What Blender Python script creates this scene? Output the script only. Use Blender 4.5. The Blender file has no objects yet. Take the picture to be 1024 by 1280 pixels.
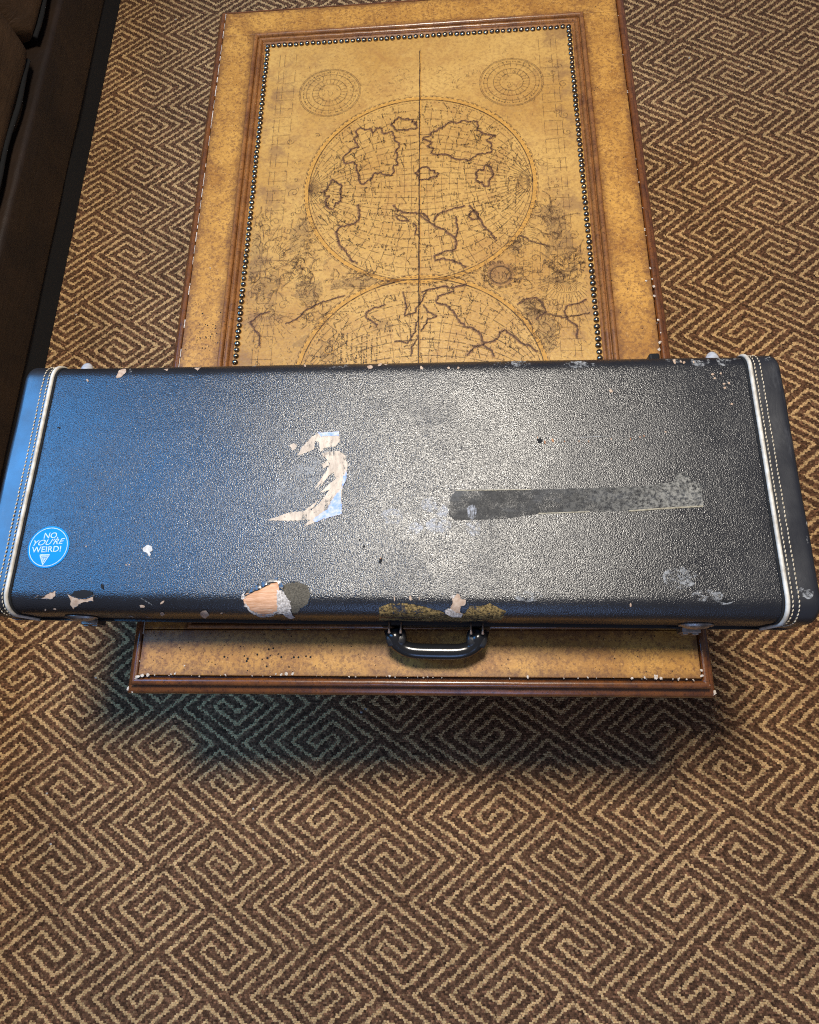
import bpy, bmesh, math, random
import numpy as np
from mathutils import Vector, Matrix, Euler, noise
from mathutils.bvhtree import BVHTree
from mathutils.geometry import delaunay_2d_cdt

random.seed(7)
rng = np.random.default_rng(7)
scene = bpy.context.scene
COL = scene.collection

# ------------------------------------------------------------------ camera
T = 0.46                      # table top height
CAM = Vector((0.0572813, -0.27821792, 1.33505838))
ROT = Euler((math.radians(16.95102), math.radians(3.881135), math.radians(0.472859)), 'XYZ')
FPX = 759.6304                # focal length in pixels of a 1024 px wide picture
cd = bpy.data.cameras.new('camera')
cam = bpy.data.objects.new('camera', cd)
cam.location = CAM
cam.rotation_euler = ROT
cd.sensor_fit = 'HORIZONTAL'
cd.sensor_width = 36.0
cd.lens = FPX / 1024.0 * 36.0
cd.clip_start = 0.02
cd.clip_end = 100.0
COL.objects.link(cam)
scene.camera = cam

# ------------------------------------------------------------------ room light
world = bpy.data.worlds.new('World')
scene.world = world
world.use_nodes = True
wb = world.node_tree.nodes['Background']
wb.inputs[0].default_value = (0.72, 0.74, 1.0, 1)
wb.inputs[1].default_value = 0.2


def area_lamp(name, loc, target, power, color, shape, sx, sy=None):
    ld = bpy.data.lights.new(name, 'AREA')
    ld.energy = power
    ld.color = color
    ld.shape = shape
    ld.size = sx
    if sy:
        ld.size_y = sy
    o = bpy.data.objects.new(name, ld)
    o.location = loc
    o.rotation_euler = (Vector(target) - Vector(loc)).to_track_quat('-Z', 'Y').to_euler()
    COL.objects.link(o)
    return o


area_lamp('ceiling_lamp', (0.02, 0.54, 2.55), (0.02, 0.3, 0.5), 70, (1.0, 0.93, 0.82), 'DISK', 0.46)
area_lamp('window_light', (-1.92, 0.60, 2.20), (-0.45, 0.1, 0.55), 58, (0.10, 0.42, 1.0), 'RECTANGLE', 1.2, 1.5)
area_lamp('front_window_light', (0.05, -1.45, 0.95), (0.05, -0.42, 0.0), 4.5, (0.30, 0.50, 1.0), 'RECTANGLE', 0.6, 0.5)

scene.view_settings.view_transform = 'Standard'
scene.view_settings.look = 'None'
scene.view_settings.exposure = 0.0
scene.view_settings.gamma = 1.0
scene.cycles.use_denoising = False      # keep the fine grain of vinyl and wool
scene.cycles.filter_width = 1.1


# ------------------------------------------------------------------ helpers
def tag(o, label=None, cat=None, group=None, kind=None):
    if label: o['label'] = label
    if cat: o['category'] = cat
    if group: o['group'] = group
    if kind: o['kind'] = kind
    return o


def empty(name, loc, rz=0.0):
    o = bpy.data.objects.new(name, None)
    o.empty_display_size = 0.05
    o.location = loc
    o.rotation_euler = (0, 0, rz)
    COL.objects.link(o)
    return o


def link(name, me, parent=None):
    o = bpy.data.objects.new(name, me)
    COL.objects.link(o)
    if parent is not None:
        o.parent = parent
    return o


class MB:
    def __init__(self):
        self.v = []; self.f = []; self.m = []

    def add(self, vs, fs, mi=0):
        n = len(self.v)
        self.v.extend([tuple(p) for p in vs])
        self.f.extend([tuple(i + n for i in f) for f in fs])
        self.m.extend([mi] * len(fs))

    def grid(self, rows, closed=False, mi=0):
        """rows: list of equal-length lists of points."""
        nr, nc = len(rows), len(rows[0])
        vs = [p for r in rows for p in r]
        fs = []
        for i in range(nr - 1):
            for j in range(nc if closed else nc - 1):
                k = (j + 1) % nc
                fs.append((i * nc + j, i * nc + k, (i + 1) * nc + k, (i + 1) * nc + j))
        self.add(vs, fs, mi)

    def tube(self, pts, rad, seg=10, caps=True, mi=0, flat=1.0, up=None):
        pts = [Vector(p) for p in pts]
        rows = []
        n = len(pts)
        ref = Vector(up) if up else None
        for i, p in enumerate(pts):
            t = (pts[min(i + 1, n - 1)] - pts[max(i - 1, 0)]).normalized()
            if ref is None:
                ref = Vector((0, 0, 1)) if abs(t.z) < 0.9 else Vector((1, 0, 0))
            a = (ref - t * ref.dot(t)).normalized()
            ref = a if not up else ref
            b = t.cross(a)
            r = rad[i] if hasattr(rad, '__len__') else rad
            rows.append([p + (a * math.cos(q) * flat + b * math.sin(q)) * r
                         for q in [2 * math.pi * k / seg for k in range(seg)]])
        base = len(self.v)
        self.grid(rows, closed=True, mi=mi)
        if caps:
            self.f.append(tuple(base + k for k in range(seg))[::-1]); self.m.append(mi)
            e = base + (n - 1) * seg
            self.f.append(tuple(e + k for k in range(seg))); self.m.append(mi)

    def box(self, x0, x1, y0, y1, z0, z1, mi=0):
        vs = [(x0, y0, z0), (x1, y0, z0), (x1, y1, z0), (x0, y1, z0), (x0, y0, z1), (x1, y0, z1), (x1, y1, z1), (x0, y1, z1)]
        self.add(vs, [(3, 2, 1, 0), (4, 5, 6, 7), (0, 1, 5, 4), (1, 2, 6, 5), (2, 3, 7, 6), (3, 0, 4, 7)], mi)

    def mesh(self, name, mats, smooth=True, fix=True):
        me = bpy.data.meshes.new(name)
        me.from_pydata([tuple(p) for p in self.v], [], self.f)
        if not isinstance(mats, (list, tuple)):
            mats = [mats]
        for m in mats:
            me.materials.append(m)
        if len(mats) > 1:
            me.polygons.foreach_set('material_index', self.m)
        if smooth:
            me.polygons.foreach_set('use_smooth', [True] * len(me.polygons))
        if fix:
            bm = bmesh.new(); bm.from_mesh(me)
            bmesh.ops.recalc_face_normals(bm, faces=bm.faces)
            bm.to_mesh(me); bm.free()
        me.update()
        return me

    def build(self, name, mats, parent=None, smooth=True, fix=True, sharp=None):
        me = self.mesh(name, mats, smooth, fix)
        if sharp is not None:
            me.set_sharp_from_angle(angle=math.radians(sharp))
        return link(name, me, parent)


# ------------------------------------------------------------------ materials
class NT:
    """small wrapper for building node materials"""
    def __init__(self, name):
        self.mat = bpy.data.materials.new(name)
        self.mat.use_nodes = True
        self.t = self.mat.node_tree
        self.b = self.t.nodes['Principled BSDF']
        self.co = self.t.nodes.new('ShaderNodeTexCoord').outputs['Object']

    def n(self, typ, **kw):
        nd = self.t.nodes.new(typ)
        for k, v in kw.items():
            setattr(nd, k, v)
        return nd

    def L(self, a, b):
        self.t.links.new(a, b)

    def mapping(self, scale=(1, 1, 1), rot=(0, 0, 0)):
        m = self.n('ShaderNodeMapping')
        m.inputs['Scale'].default_value = scale
        m.inputs['Rotation'].default_value = rot
        self.L(self.co, m.inputs['Vector'])
        return m.outputs[0]

    def noise(self, scale, detail=3, rough=0.55, vec=None, dist=0.0):
        nd = self.n('ShaderNodeTexNoise')
        nd.inputs['Scale'].default_value = scale
        nd.inputs['Detail'].default_value = detail
        nd.inputs['Roughness'].default_value = rough
        nd.inputs['Distortion'].default_value = dist
        self.L(vec if vec is not None else self.co, nd.inputs['Vector'])
        return nd.outputs['Fac']

    def voro(self, scale, feature='F1', vec=None, rnd=1.0):
        nd = self.n('ShaderNodeTexVoronoi', feature=feature)
        nd.inputs['Scale'].default_value = scale
        nd.inputs['Randomness'].default_value = rnd
        self.L(vec if vec is not None else self.co, nd.inputs['Vector'])
        return nd.outputs['Distance']

    def ramp(self, fac, stops):
        r = self.n('ShaderNodeValToRGB')
        e = r.color_ramp.elements
        while len(e) < len(stops):
            e.new(0.5)
        for i, (p, c) in enumerate(stops):
            e[i].position = p
            e[i].color = (c, c, c, 1) if isinstance(c, (int, float)) else (*c, 1)
        self.L(fac, r.inputs[0])
        return r.outputs[0]

    def mix(self, fac, a, b, blend='MIX'):
        m = self.n('ShaderNodeMix', data_type='RGBA', blend_type=blend)
        for sock, v in ((m.inputs[0], fac), (m.inputs[6], a), (m.inputs[7], b)):
            if isinstance(v, (int, float)):
                sock.default_value = v
            elif isinstance(v, tuple):
                sock.default_value = (*v, 1)
            else:
                self.L(v, sock)
        return m.outputs[2]

    def math(self, op, a, b=0.5):
        m = self.n('ShaderNodeMath', operation=op)
        for s, v in ((m.inputs[0], a), (m.inputs[1], b)):
            if isinstance(v, (int, float)):
                s.default_value = v
            else:
                self.L(v, s)
        return m.outputs[0]

    def xyz(self):
        s = self.n('ShaderNodeSeparateXYZ')
        self.L(self.co, s.inputs[0])
        return s.outputs

    def bump(self, h, strength=0.5, dist=0.001, chain=None):
        b = self.n('ShaderNodeBump')
        b.inputs['Strength'].default_value = strength
        b.inputs['Distance'].default_value = dist
        self.L(h, b.inputs['Height'])
        if chain is not None:
            self.L(chain, b.inputs['Normal'])
        return b.outputs[0]

    def done(self, color=None, rough=None, normal=None, metal=0.0, spec=0.5, coat=0.0, coat_rough=0.1, alpha=None, sheen=0.0):
        b = self.b
        for s, v in (('Base Color', color), ('Roughness', rough), ('Alpha', alpha)):
            if v is None:
                continue
            if isinstance(v, (int, float)):
                b.inputs[s].default_value = v
            elif isinstance(v, tuple):
                b.inputs[s].default_value = (*v, 1)
            else:
                self.L(v, b.inputs[s])
        if normal is not None:
            self.L(normal, b.inputs['Normal'])
        b.inputs['Metallic'].default_value = metal
        b.inputs['Specular IOR Level'].default_value = spec
        b.inputs['Coat Weight'].default_value = coat
        b.inputs['Coat Roughness'].default_value = coat_rough
        b.inputs['Sheen Weight'].default_value = sheen
        return self.mat


def simple(name, c1, c2=None, rough=0.6, scale=80, metal=0.0, spec=0.5, bump=0.0, bscale=300, bd=0.0005):
    q = NT(name)
    c2 = c2 or tuple(min(1, x * 0.7) for x in c1)
    col = q.mix(q.ramp(q.noise(scale, 4), [(0.35, 0.0), (0.65, 1.0)]), c1, c2)
    nm = q.bump(q.noise(bscale, 3), bump, bd) if bump else None
    return q.done(col, rough, nm, metal, spec)


def mat_tolex():
    q = NT('tolex_vinyl')
    v = q.mapping((1, 1.25, 1))
    cell = q.voro(580, 'F1', v)
    fine = q.noise(1300, 2, 0.6)
    mid = q.noise(620, 2, 0.6)
    h = q.math('ADD', q.math('MULTIPLY', cell, -0.8), q.math('ADD', q.math('MULTIPLY', mid, 0.9), q.math('MULTIPLY', fine, 0.25)))
    rub = q.ramp(q.noise(7, 5, 0.7), [(0.36, 0.78), (0.62, 1.0)])
    nm = q.bump(q.math('MULTIPLY', h, rub), 1.0, 0.00042)
    wear = q.ramp(q.noise(9, 5, 0.65), [(0.42, 0.0), (0.75, 1.0)])
    col = q.mix(wear, (0.0065, 0.0068, 0.0078), (0.013, 0.013, 0.0135))
    dust = q.ramp(q.noise(420, 2, 0.7), [(0.66, 0.0), (0.74, 1.0)])
    col = q.mix(q.math('MULTIPLY', dust, q.math('MULTIPLY', wear, 0.3)), col, (0.10, 0.096, 0.088))
    rg = q.ramp(q.noise(14, 4, 0.6), [(0.3, 0.25), (0.7, 0.34)])
    q.b.inputs['IOR'].default_value = 1.6
    return q.done(col, rg, nm, spec=0.68)


def mat_cap():
    q = NT('smooth_vinyl')
    cr = q.noise(38, 5, 0.6, q.mapping((1, 0.55, 1)), 0.6)
    nm = q.bump(cr, 0.35, 0.0012)
    nm = q.bump(q.noise(700, 2), 0.12, 0.0003, nm)
    sc = q.ramp(q.noise(60, 6, 0.75, q.mapping((1.0, 0.25, 1), (0, 0, 0.5))), [(0.56, 0.0), (0.70, 1.0)])
    col = q.mix(q.math('MULTIPLY', sc, 0.6), (0.007, 0.0075, 0.009), (0.05, 0.05, 0.05))
    rg = q.ramp(q.noise(22, 4), [(0.3, 0.32), (0.7, 0.44)])
    q.b.inputs['IOR'].default_value = 1.65
    return q.done(col, rg, nm, spec=0.8)


def mat_border():
    q = NT('antiqued_wood')
    big = q.noise(11, 5, 0.6, q.mapping((1, 1, 1)), 0.4)
    col = q.mix(q.ramp(big, [(0.34, 0.0), (0.66, 1.0)]), (0.53, 0.265, 0.050), (0.31, 0.132, 0.022))
    mot = q.noise(190, 4, 0.75)
    col = q.mix(q.math('MULTIPLY', q.ramp(mot, [(0.47, 0.0), (0.62, 1.0)]), 0.7), col, (0.12, 0.042, 0.011))
    lite = q.ramp(q.noise(260, 2, 0.6), [(0.60, 0.0), (0.70, 1.0)])
    col = q.mix(q.math('MULTIPLY', lite, 0.4), col, (0.66, 0.36, 0.11))
    # glaze rubbed into the edges of the panel, with an uneven limit (x from the table's middle)
    x, y, z = q.xyz()
    ed = q.math('MINIMUM', q.math('SUBTRACT', 0.394, q.math('ABSOLUTE', x)), q.math('SUBTRACT', 0.662, q.math('ABSOLUTE', y)))
    ax = q.math('ABSOLUTE', q.math('SUBTRACT', ed, 0.033))
    ef = q.math('ADD', q.math('MULTIPLY', ax, 30.0), q.math('MULTIPLY', q.math('SUBTRACT', q.noise(75, 6, 0.8), 0.5), 1.3))
    gl = q.ramp(ef, [(0.60, 0.0), (1.10, 1.0)])
    blot = q.ramp(q.noise(34, 6, 0.72), [(0.53, 0.0), (0.68, 1.0)])
    col = q.mix(q.math('MULTIPLY', blot, 0.5), col, (0.16, 0.058, 0.013))
    col = q.mix(q.math('MULTIPLY', gl, 0.72), col, (0.10, 0.034, 0.010))
    fl = q.voro(60, 'F1')
    fleck = q.math('MULTIPLY', q.ramp(fl, [(0.07, 1.0), (0.12, 0.0)]), q.ramp(q.noise(13, 2), [(0.57, 0.0), (0.64, 1.0)]))
    col = q.mix(q.math('MULTIPLY', fleck, 0.9), col, (0.025, 0.012, 0.008))
    nm = q.bump(q.noise(300, 4, 0.7), 0.18, 0.0008)
    return q.done(col, q.ramp(mot, [(0.3, 0.38), (0.7, 0.55)]), nm, spec=0.35, coat=0.25, coat_rough=0.3)


def mat_moulding(name, c1, c2):
    q = NT(name)
    g = q.noise(24, 5, 0.65, q.mapping((1.5, 1.5, 1.5)))
    col = q.mix(q.ramp(g, [(0.32, 0.0), (0.68, 1.0)]), c1, c2)
    sp = q.noise(240, 4, 0.8)
    col = q.mix(q.math('MULTIPLY', q.ramp(sp, [(0.52, 0.0), (0.66, 1.0)]), 0.75), col, (0.028, 0.010, 0.004))
    nm = q.bump(q.noise(150, 4, 0.7), 0.25, 0.0008)
    return q.done(col, q.ramp(g, [(0.3, 0.22), (0.7, 0.4)]), nm, spec=0.5, coat=0.25, coat_rough=0.18)


def mat_leather_map():
    q = NT('printed_leather')
    big = q.noise(6, 5, 0.6, None, 0.4)
    col = q.mix(q.ramp(big, [(0.35, 0.0), (0.68, 1.0)]), (0.50, 0.29, 0.078), (0.39, 0.20, 0.044))
    m2 = q.noise(150, 5, 0.8)
    col = q.mix(q.math('MULTIPLY', q.ramp(m2, [(0.46, 0.0), (0.62, 1.0)]), 0.5), col, (0.21, 0.098, 0.028))
    pa = q.ramp(q.noise(19, 5, 0.7, None, 0.8), [(0.5, 0.0), (0.68, 1.0)])
    col = q.mix(q.math('MULTIPLY', pa, 0.4), col, (0.30, 0.135, 0.036))
    lt = q.ramp(q.noise(70, 4, 0.7), [(0.56, 0.0), (0.70, 1.0)])
    col = q.mix(q.math('MULTIPLY', lt, 0.35), col, (0.54, 0.33, 0.10))
    x, y, z = q.xyz()
    ef = q.math('ADD', q.math('MULTIPLY', q.math('ABSOLUTE', x), 3.4), q.math('MULTIPLY', q.noise(17, 6, 0.7), 0.5))
    ed = q.ramp(ef, [(1.10, 0.0), (1.30, 1.0)])
    col = q.mix(q.math('MULTIPLY', q.ramp(q.noise(17, 6, 0.7), [(0.50, 0.0), (0.62, 1.0)]), q.math('MULTIPLY', q.ramp(q.math('ABSOLUTE', x), [(0.15, 0.0), (0.27, 1.0)]), 0.55)), col, (0.17, 0.083, 0.038))
    nm = q.bump(q.voro(260, 'F1', q.mapping((1, 1, 1))), 0.35, 0.0007)
    nm = q.bump(q.noise(28, 3), 0.15, 0.002, nm)
    return q.done(col, q.ramp(m2, [(0.3, 0.38), (0.7, 0.52)]), nm, spec=0.4)


def mat_ink(name, c, a=0.85, scale=260):
    q = NT(name)
    al = q.ramp(q.noise(scale, 3, 0.7), [(0.34, a * 0.35), (0.58, a)])
    return q.done(c, 0.55, None, spec=0.3, alpha=al)


def mat_yarn():
    q = NT('carpet_yarn')
    at = q.n('ShaderNodeAttribute', attribute_name='yarn')
    nz = q.ramp(q.noise(900, 2, 0.7), [(0.3, 0.62), (0.7, 1.18)])
    col = q.mix(1.0, at.outputs['Color'], nz, 'MULTIPLY')
    return q.done(col, 0.92, None, spec=0.12, sheen=0.05)


def mat_carpet_base(name, c):
    q = NT(name)
    col = q.mix(q.ramp(q.noise(420, 3, 0.8), [(0.35, 0.0), (0.65, 1.0)]), c, tuple(x * 0.35 for x in c))
    return q.done(col, 0.95, q.bump(q.noise(500, 2), 0.6, 0.003), spec=0.1)


def mat_sofa(name, c1, c2):
    q = NT(name)
    g = q.noise(7, 5, 0.65, None, 0.5)
    col = q.mix(q.ramp(g, [(0.38, 0.0), (0.68, 1.0)]), c1, c2)
    nm = q.bump(q.noise(16, 6, 0.65, q.mapping((1, 0.4, 2.2), (0.3, 0, 0.4)), 0.8), 0.6, 0.006)
    nm = q.bump(q.voro(420, 'F1'), 0.25, 0.0008, nm)
    return q.done(col, q.ramp(g, [(0.3, 0.5), (0.7, 0.64)]), nm, spec=0.35)


def mat_wood_bare():
    q = NT('bare_plywood')
    v = q.mapping((1, 9, 1), (0, 0, 0.03))
    g = q.noise(55, 5, 0.65, v, 0.3)
    col = q.mix(q.ramp(g, [(0.35, 0.0), (0.62, 1.0)]), (0.72, 0.42, 0.25), (0.50, 0.25, 0.12))
    col = q.mix(q.ramp(q.noise(30, 4, 0.7, v), [(0.6, 0.0), (0.68, 0.8)]), col, (0.85, 0.67, 0.48))
    return q.done(col, 0.75, q.bump(g, 0.5, 0.001), spec=0.25)


def mat_torn_paper():
    q = NT('torn_paper')
    v = q.mapping((1, 0.32, 1), (0, 0, -0.62))
    g = q.noise(95, 5, 0.7, v)
    col = q.mix(q.ramp(g, [(0.36, 0.0), (0.6, 1.0)]), (0.70, 0.58, 0.44), (0.47, 0.38, 0.29))
    col = q.mix(q.ramp(q.noise(160, 4, 0.75), [(0.58, 0.0), (0.66, 0.6)]), col, (0.10, 0.095, 0.09))
    al = q.ramp(q.noise(75, 6, 0.8, v), [(0.36, 0.0), (0.44, 1.0)])
    return q.done(col, 0.85, q.bump(g, 0.4, 0.0006), spec=0.2, alpha=al)


def mat_scuff():
    q = NT('worn_cloth_backing')
    g = q.noise(330, 4, 0.75, q.mapping((1, 0.8, 1)))
    col = q.mix(q.ramp(g, [(0.40, 0.0), (0.60, 1.0)]), (0.05, 0.035, 0.014), (0.36, 0.24, 0.085))
    al = q.ramp(q.math('ADD', q.noise(48, 5, 0.75), q.math('MULTIPLY', g, 0.35)), [(0.56, 0.0), (0.70, 1.0)])
    return q.done(col, 0.9, q.bump(g, 0.7, 0.0008), spec=0.2, alpha=al)


def mat_tape():
    q = NT('old_clear_tape')
    v = q.mapping((0.35, 1, 1), (0, 0, 0.9))
    st = q.ramp(q.noise(70, 5, 0.7, v), [(0.50, 0.0), (0.66, 1.0)])
    sp = q.ramp(q.noise(230, 5, 0.8), [(0.42, 0.0), (0.58, 1.0)])
    col = q.mix(st, (0.020, 0.0205, 0.022), (0.075, 0.076, 0.076))
    col = q.mix(q.ramp(q.noise(26, 5, 0.7), [(0.45, 0.0), (0.7, 0.75)]), col, (0.012, 0.012, 0.013))
    x, y, z = q.xyz()
    rt = q.ramp(x, [(0.20, 0.0), (0.40, 1.0)])
    col = q.mix(q.math('MULTIPLY', sp, q.math('ADD', q.math('MULTIPLY', rt, 0.85), 0.08)), col, (0.33, 0.31, 0.26))
    nm = q.bump(q.noise(420, 3, 0.6), 0.4, 0.0006)
    al = q.ramp(q.math('ADD', q.noise(60, 5, 0.75), q.math('MULTIPLY', rt, 0.12)), [(0.36, 0.30), (0.56, 0.85)])
    nm = q.bump(q.noise(45, 5, 0.7, v), 0.5, 0.002, nm)
    return q.done(col, 0.5, nm, spec=0.15, alpha=al)


def mat_smear(name, c, lo, hi, a, scale=190):
    q = NT(name)
    al = q.math('MULTIPLY', q.ramp(q.math('ADD', q.noise(scale, 4, 0.8), q.math('MULTIPLY', q.noise(42, 3, 0.6), 0.7)), [(lo, 0.0), (hi, 1.0)]), a)
    return q.done(c, 0.7, None, spec=0.3, alpha=al)


M = dict(
    tolex=mat_tolex(), cap=mat_cap(), border=mat_border(),
    mould=mat_moulding('stained_moulding', (0.19, 0.064, 0.015), (0.070, 0.022, 0.007)),
    bead=mat_moulding('inner_moulding_wood', (0.28, 0.115, 0.030), (0.13, 0.046, 0.013)),
    map=mat_leather_map(),
    ink=mat_ink('sepia_ink', (0.055, 0.024, 0.010), 0.95),
    ink2=mat_ink('pale_sepia_ink', (0.13, 0.062, 0.025), 0.72),
    coast=mat_ink('russet_coast_wash', (0.20, 0.085, 0.052), 0.55, 200),
    wash=mat_ink('grey_sepia_wash', (0.25, 0.155, 0.072), 0.25, 120),
    ochre=mat_ink('ochre_band', (0.58, 0.29, 0.055), 0.75, 120),
    rose=mat_ink('rose_wash', (0.33, 0.165, 0.06), 0.55, 120),
    yarn=mat_yarn(),
    carpet=mat_carpet_base('carpet_brown', (0.10, 0.052, 0.026)),
    carpet_lt=mat_carpet_base('carpet_tan', (0.40, 0.26, 0.125)),
    sofa=mat_sofa('dark_leather', (0.027, 0.015, 0.0085), (0.013, 0.007, 0.004)),
    sofa2=mat_sofa('brown_leather', (0.065, 0.035, 0.017), (0.036, 0.019, 0.009)),
    black=simple('black_cloth_and_gap_shade', (0.002, 0.002, 0.002), None, 0.9),  # near black; on the sofa base it stands in for shade
    piping=simple('white_piping', (0.64, 0.60, 0.51), (0.40, 0.35, 0.27), 0.5, 70, bump=0.15),
    thread=simple('cream_thread', (0.66, 0.56, 0.40), (0.42, 0.33, 0.2), 0.8, 300),
    metal=simple('worn_nickel', (0.50, 0.47, 0.43), (0.26, 0.24, 0.21), 0.42, 150, metal=1.0, bump=0.15),
    stud=simple('bright_steel', (0.62, 0.62, 0.62), (0.42, 0.42, 0.42), 0.35, 150, metal=0.35),
    brass=simple('aged_brass', (0.70, 0.50, 0.34), (0.5, 0.3, 0.18), 0.35, 200, metal=0.45),
    nail=simple('dark_bronze', (0.30, 0.24, 0.17), (0.12, 0.09, 0.06), 0.24, 180, metal=1.0, bump=0.1),
    plastic=simple('black_plastic', (0.010, 0.010, 0.010), (0.012, 0.012, 0.012), 0.2, 50, spec=0.5, bump=0.12, bscale=90, bd=0.001),
    bracket=simple('worn_black_vinyl', (0.009, 0.009, 0.009), (0.022, 0.021, 0.02), 0.36, 120, bump=0.5, bscale=140, bd=0.001),
    rawwood=mat_wood_bare(),
    chip=simple('chipped_ply', (0.50, 0.37, 0.26), (0.34, 0.22, 0.14), 0.8, 170, bump=0.4),
    flake=simple('bare_gesso', (0.62, 0.55, 0.46), (0.36, 0.27, 0.19), 0.8, 260, bump=0.4),
    chipw=simple('white_chip', (0.60, 0.57, 0.52), (0.4, 0.36, 0.31), 0.8, 170, bump=0.4),
    fibre=simple('torn_fibre', (0.68, 0.61, 0.53), (0.26, 0.22, 0.18), 0.9, 420, bump=0.8, bscale=400, bd=0.001),
    backing=simple('brown_backing', (0.125, 0.105, 0.072), (0.05, 0.042, 0.028), 0.95, 500, bump=0.8, bscale=500, bd=0.001),
    hole=simple('gouge_and_groove_shade', (0.004, 0.004, 0.004), None, 0.9),  # gouges and flecks, and the painted shade beside the piping
    orange=simple('orange_fleck', (0.45, 0.22, 0.10), (0.3, 0.13, 0.06), 0.8),
    paper=mat_torn_paper(), scuff=mat_scuff(), tape=mat_tape(),
    tapeline=simple('yellowed_glue', (0.34, 0.30, 0.21), (0.2, 0.17, 0.11), 0.6, 200),
    paperblue=simple('blue_print', (0.22, 0.33, 0.66), (0.52, 0.52, 0.56), 0.7, 210),
    smear=mat_smear('grey_smear', (0.36, 0.36, 0.35), 0.83, 1.0, 0.75),
    residue=mat_smear('white_residue', (0.62, 0.63, 0.66), 0.76, 1.02, 0.5),
    sticker=simple('cyan_sticker', (0.003, 0.225, 0.60), (0.003, 0.20, 0.53), 0.6, 30, spec=0.2),
    lettering=simple('white_lettering', (0.50, 0.60, 0.70), (0.38, 0.50, 0.62), 0.5, 200),
)

# ================================================================== CARPET
S = np.array([[0.01752, -0.01173], [0.01641, 0.01318]])   # step along the two stripe directions
O = np.array([0.3666, -0.34215])


def poly_segments():
    A = [(0, 0), (5, 0), (5, 5), (2, 5), (2, 2), (3, 2), (3, 4), (4, 4), (4, 1), (1, 1), (1, 6), (6, 6), (6, -6)]
    A = [(6, 6), (1, 6), (1, 1), (4, 1), (4, 4), (3, 4), (3, 2), (2, 2), (2, 5), (5, 5), (5, 0), (0, 0)]
    segs = list(zip(A[:-1], A[1:])) + [((6, 6), (6, -6))]
    B = [(0, 0), (0, 5), (5, 5), (5, 2), (2, 2), (2, 3), (4, 3), (4, 4), (1, 4), (1, 1), (6, 1), (6, 6), (-6, 6)]
    B = [(a + 7, b + 1) for a, b in B]
    segs += list(zip(B[:-1], B[1:]))
    segs += [((-1, 5), (-1, -1)), ((-1, -1), (5, -1)), ((-2, 4), (-2, -2)), ((-2, -2), (4, -2))]
    return segs


SEGS = poly_segments()


def pattern_table(res=24):
    """distance to the nearest light line over one repeat, in (p=s-t mod 12, q=s+t mod 20)"""
    P, Q = 12 * res, 20 * res
    p = (np.arange(P) + 0.5) / res
    q = (np.arange(Q) + 0.5) / res
    pp, qq = np.meshgrid(p, q, indexing='ij')
    s = (pp + qq) / 2; t = (qq - pp) / 2
    d = np.full(s.shape, 9.0)
    for (a, b) in SEGS:
        for m in range(-3, 4):
            for n in range(-3, 4):
                ox, oy = 6 * m + 10 * n, -6 * m + 10 * n
                x0, x1 = sorted((a[0] + ox, b[0] + ox)); y0, y1 = sorted((a[1] + oy, b[1] + oy))
                if x1 < -3 or x0 > 19 or y1 < -9 or y0 > 13:
                    continue
                dx = np.maximum(np.maximum(x0 - s, s - x1), 0); dy = np.maximum(np.maximum(y0 - t, t - y1), 0)
                d = np.minimum(d, np.maximum(dx, dy))
    return d, res


PT, PRES = pattern_table()


def pattern_dist(x, y):
    st = (np.stack([x, y], -1) - O) @ np.linalg.inv(S)
    p = np.mod(st[:, 0] - st[:, 1], 12); q = np.mod(st[:, 0] + st[:, 1], 20)
    return PT[np.minimum((p * PRES).astype(int), PT.shape[0] - 1), np.minimum((q * PRES).astype(int), PT.shape[1] - 1)]


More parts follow.
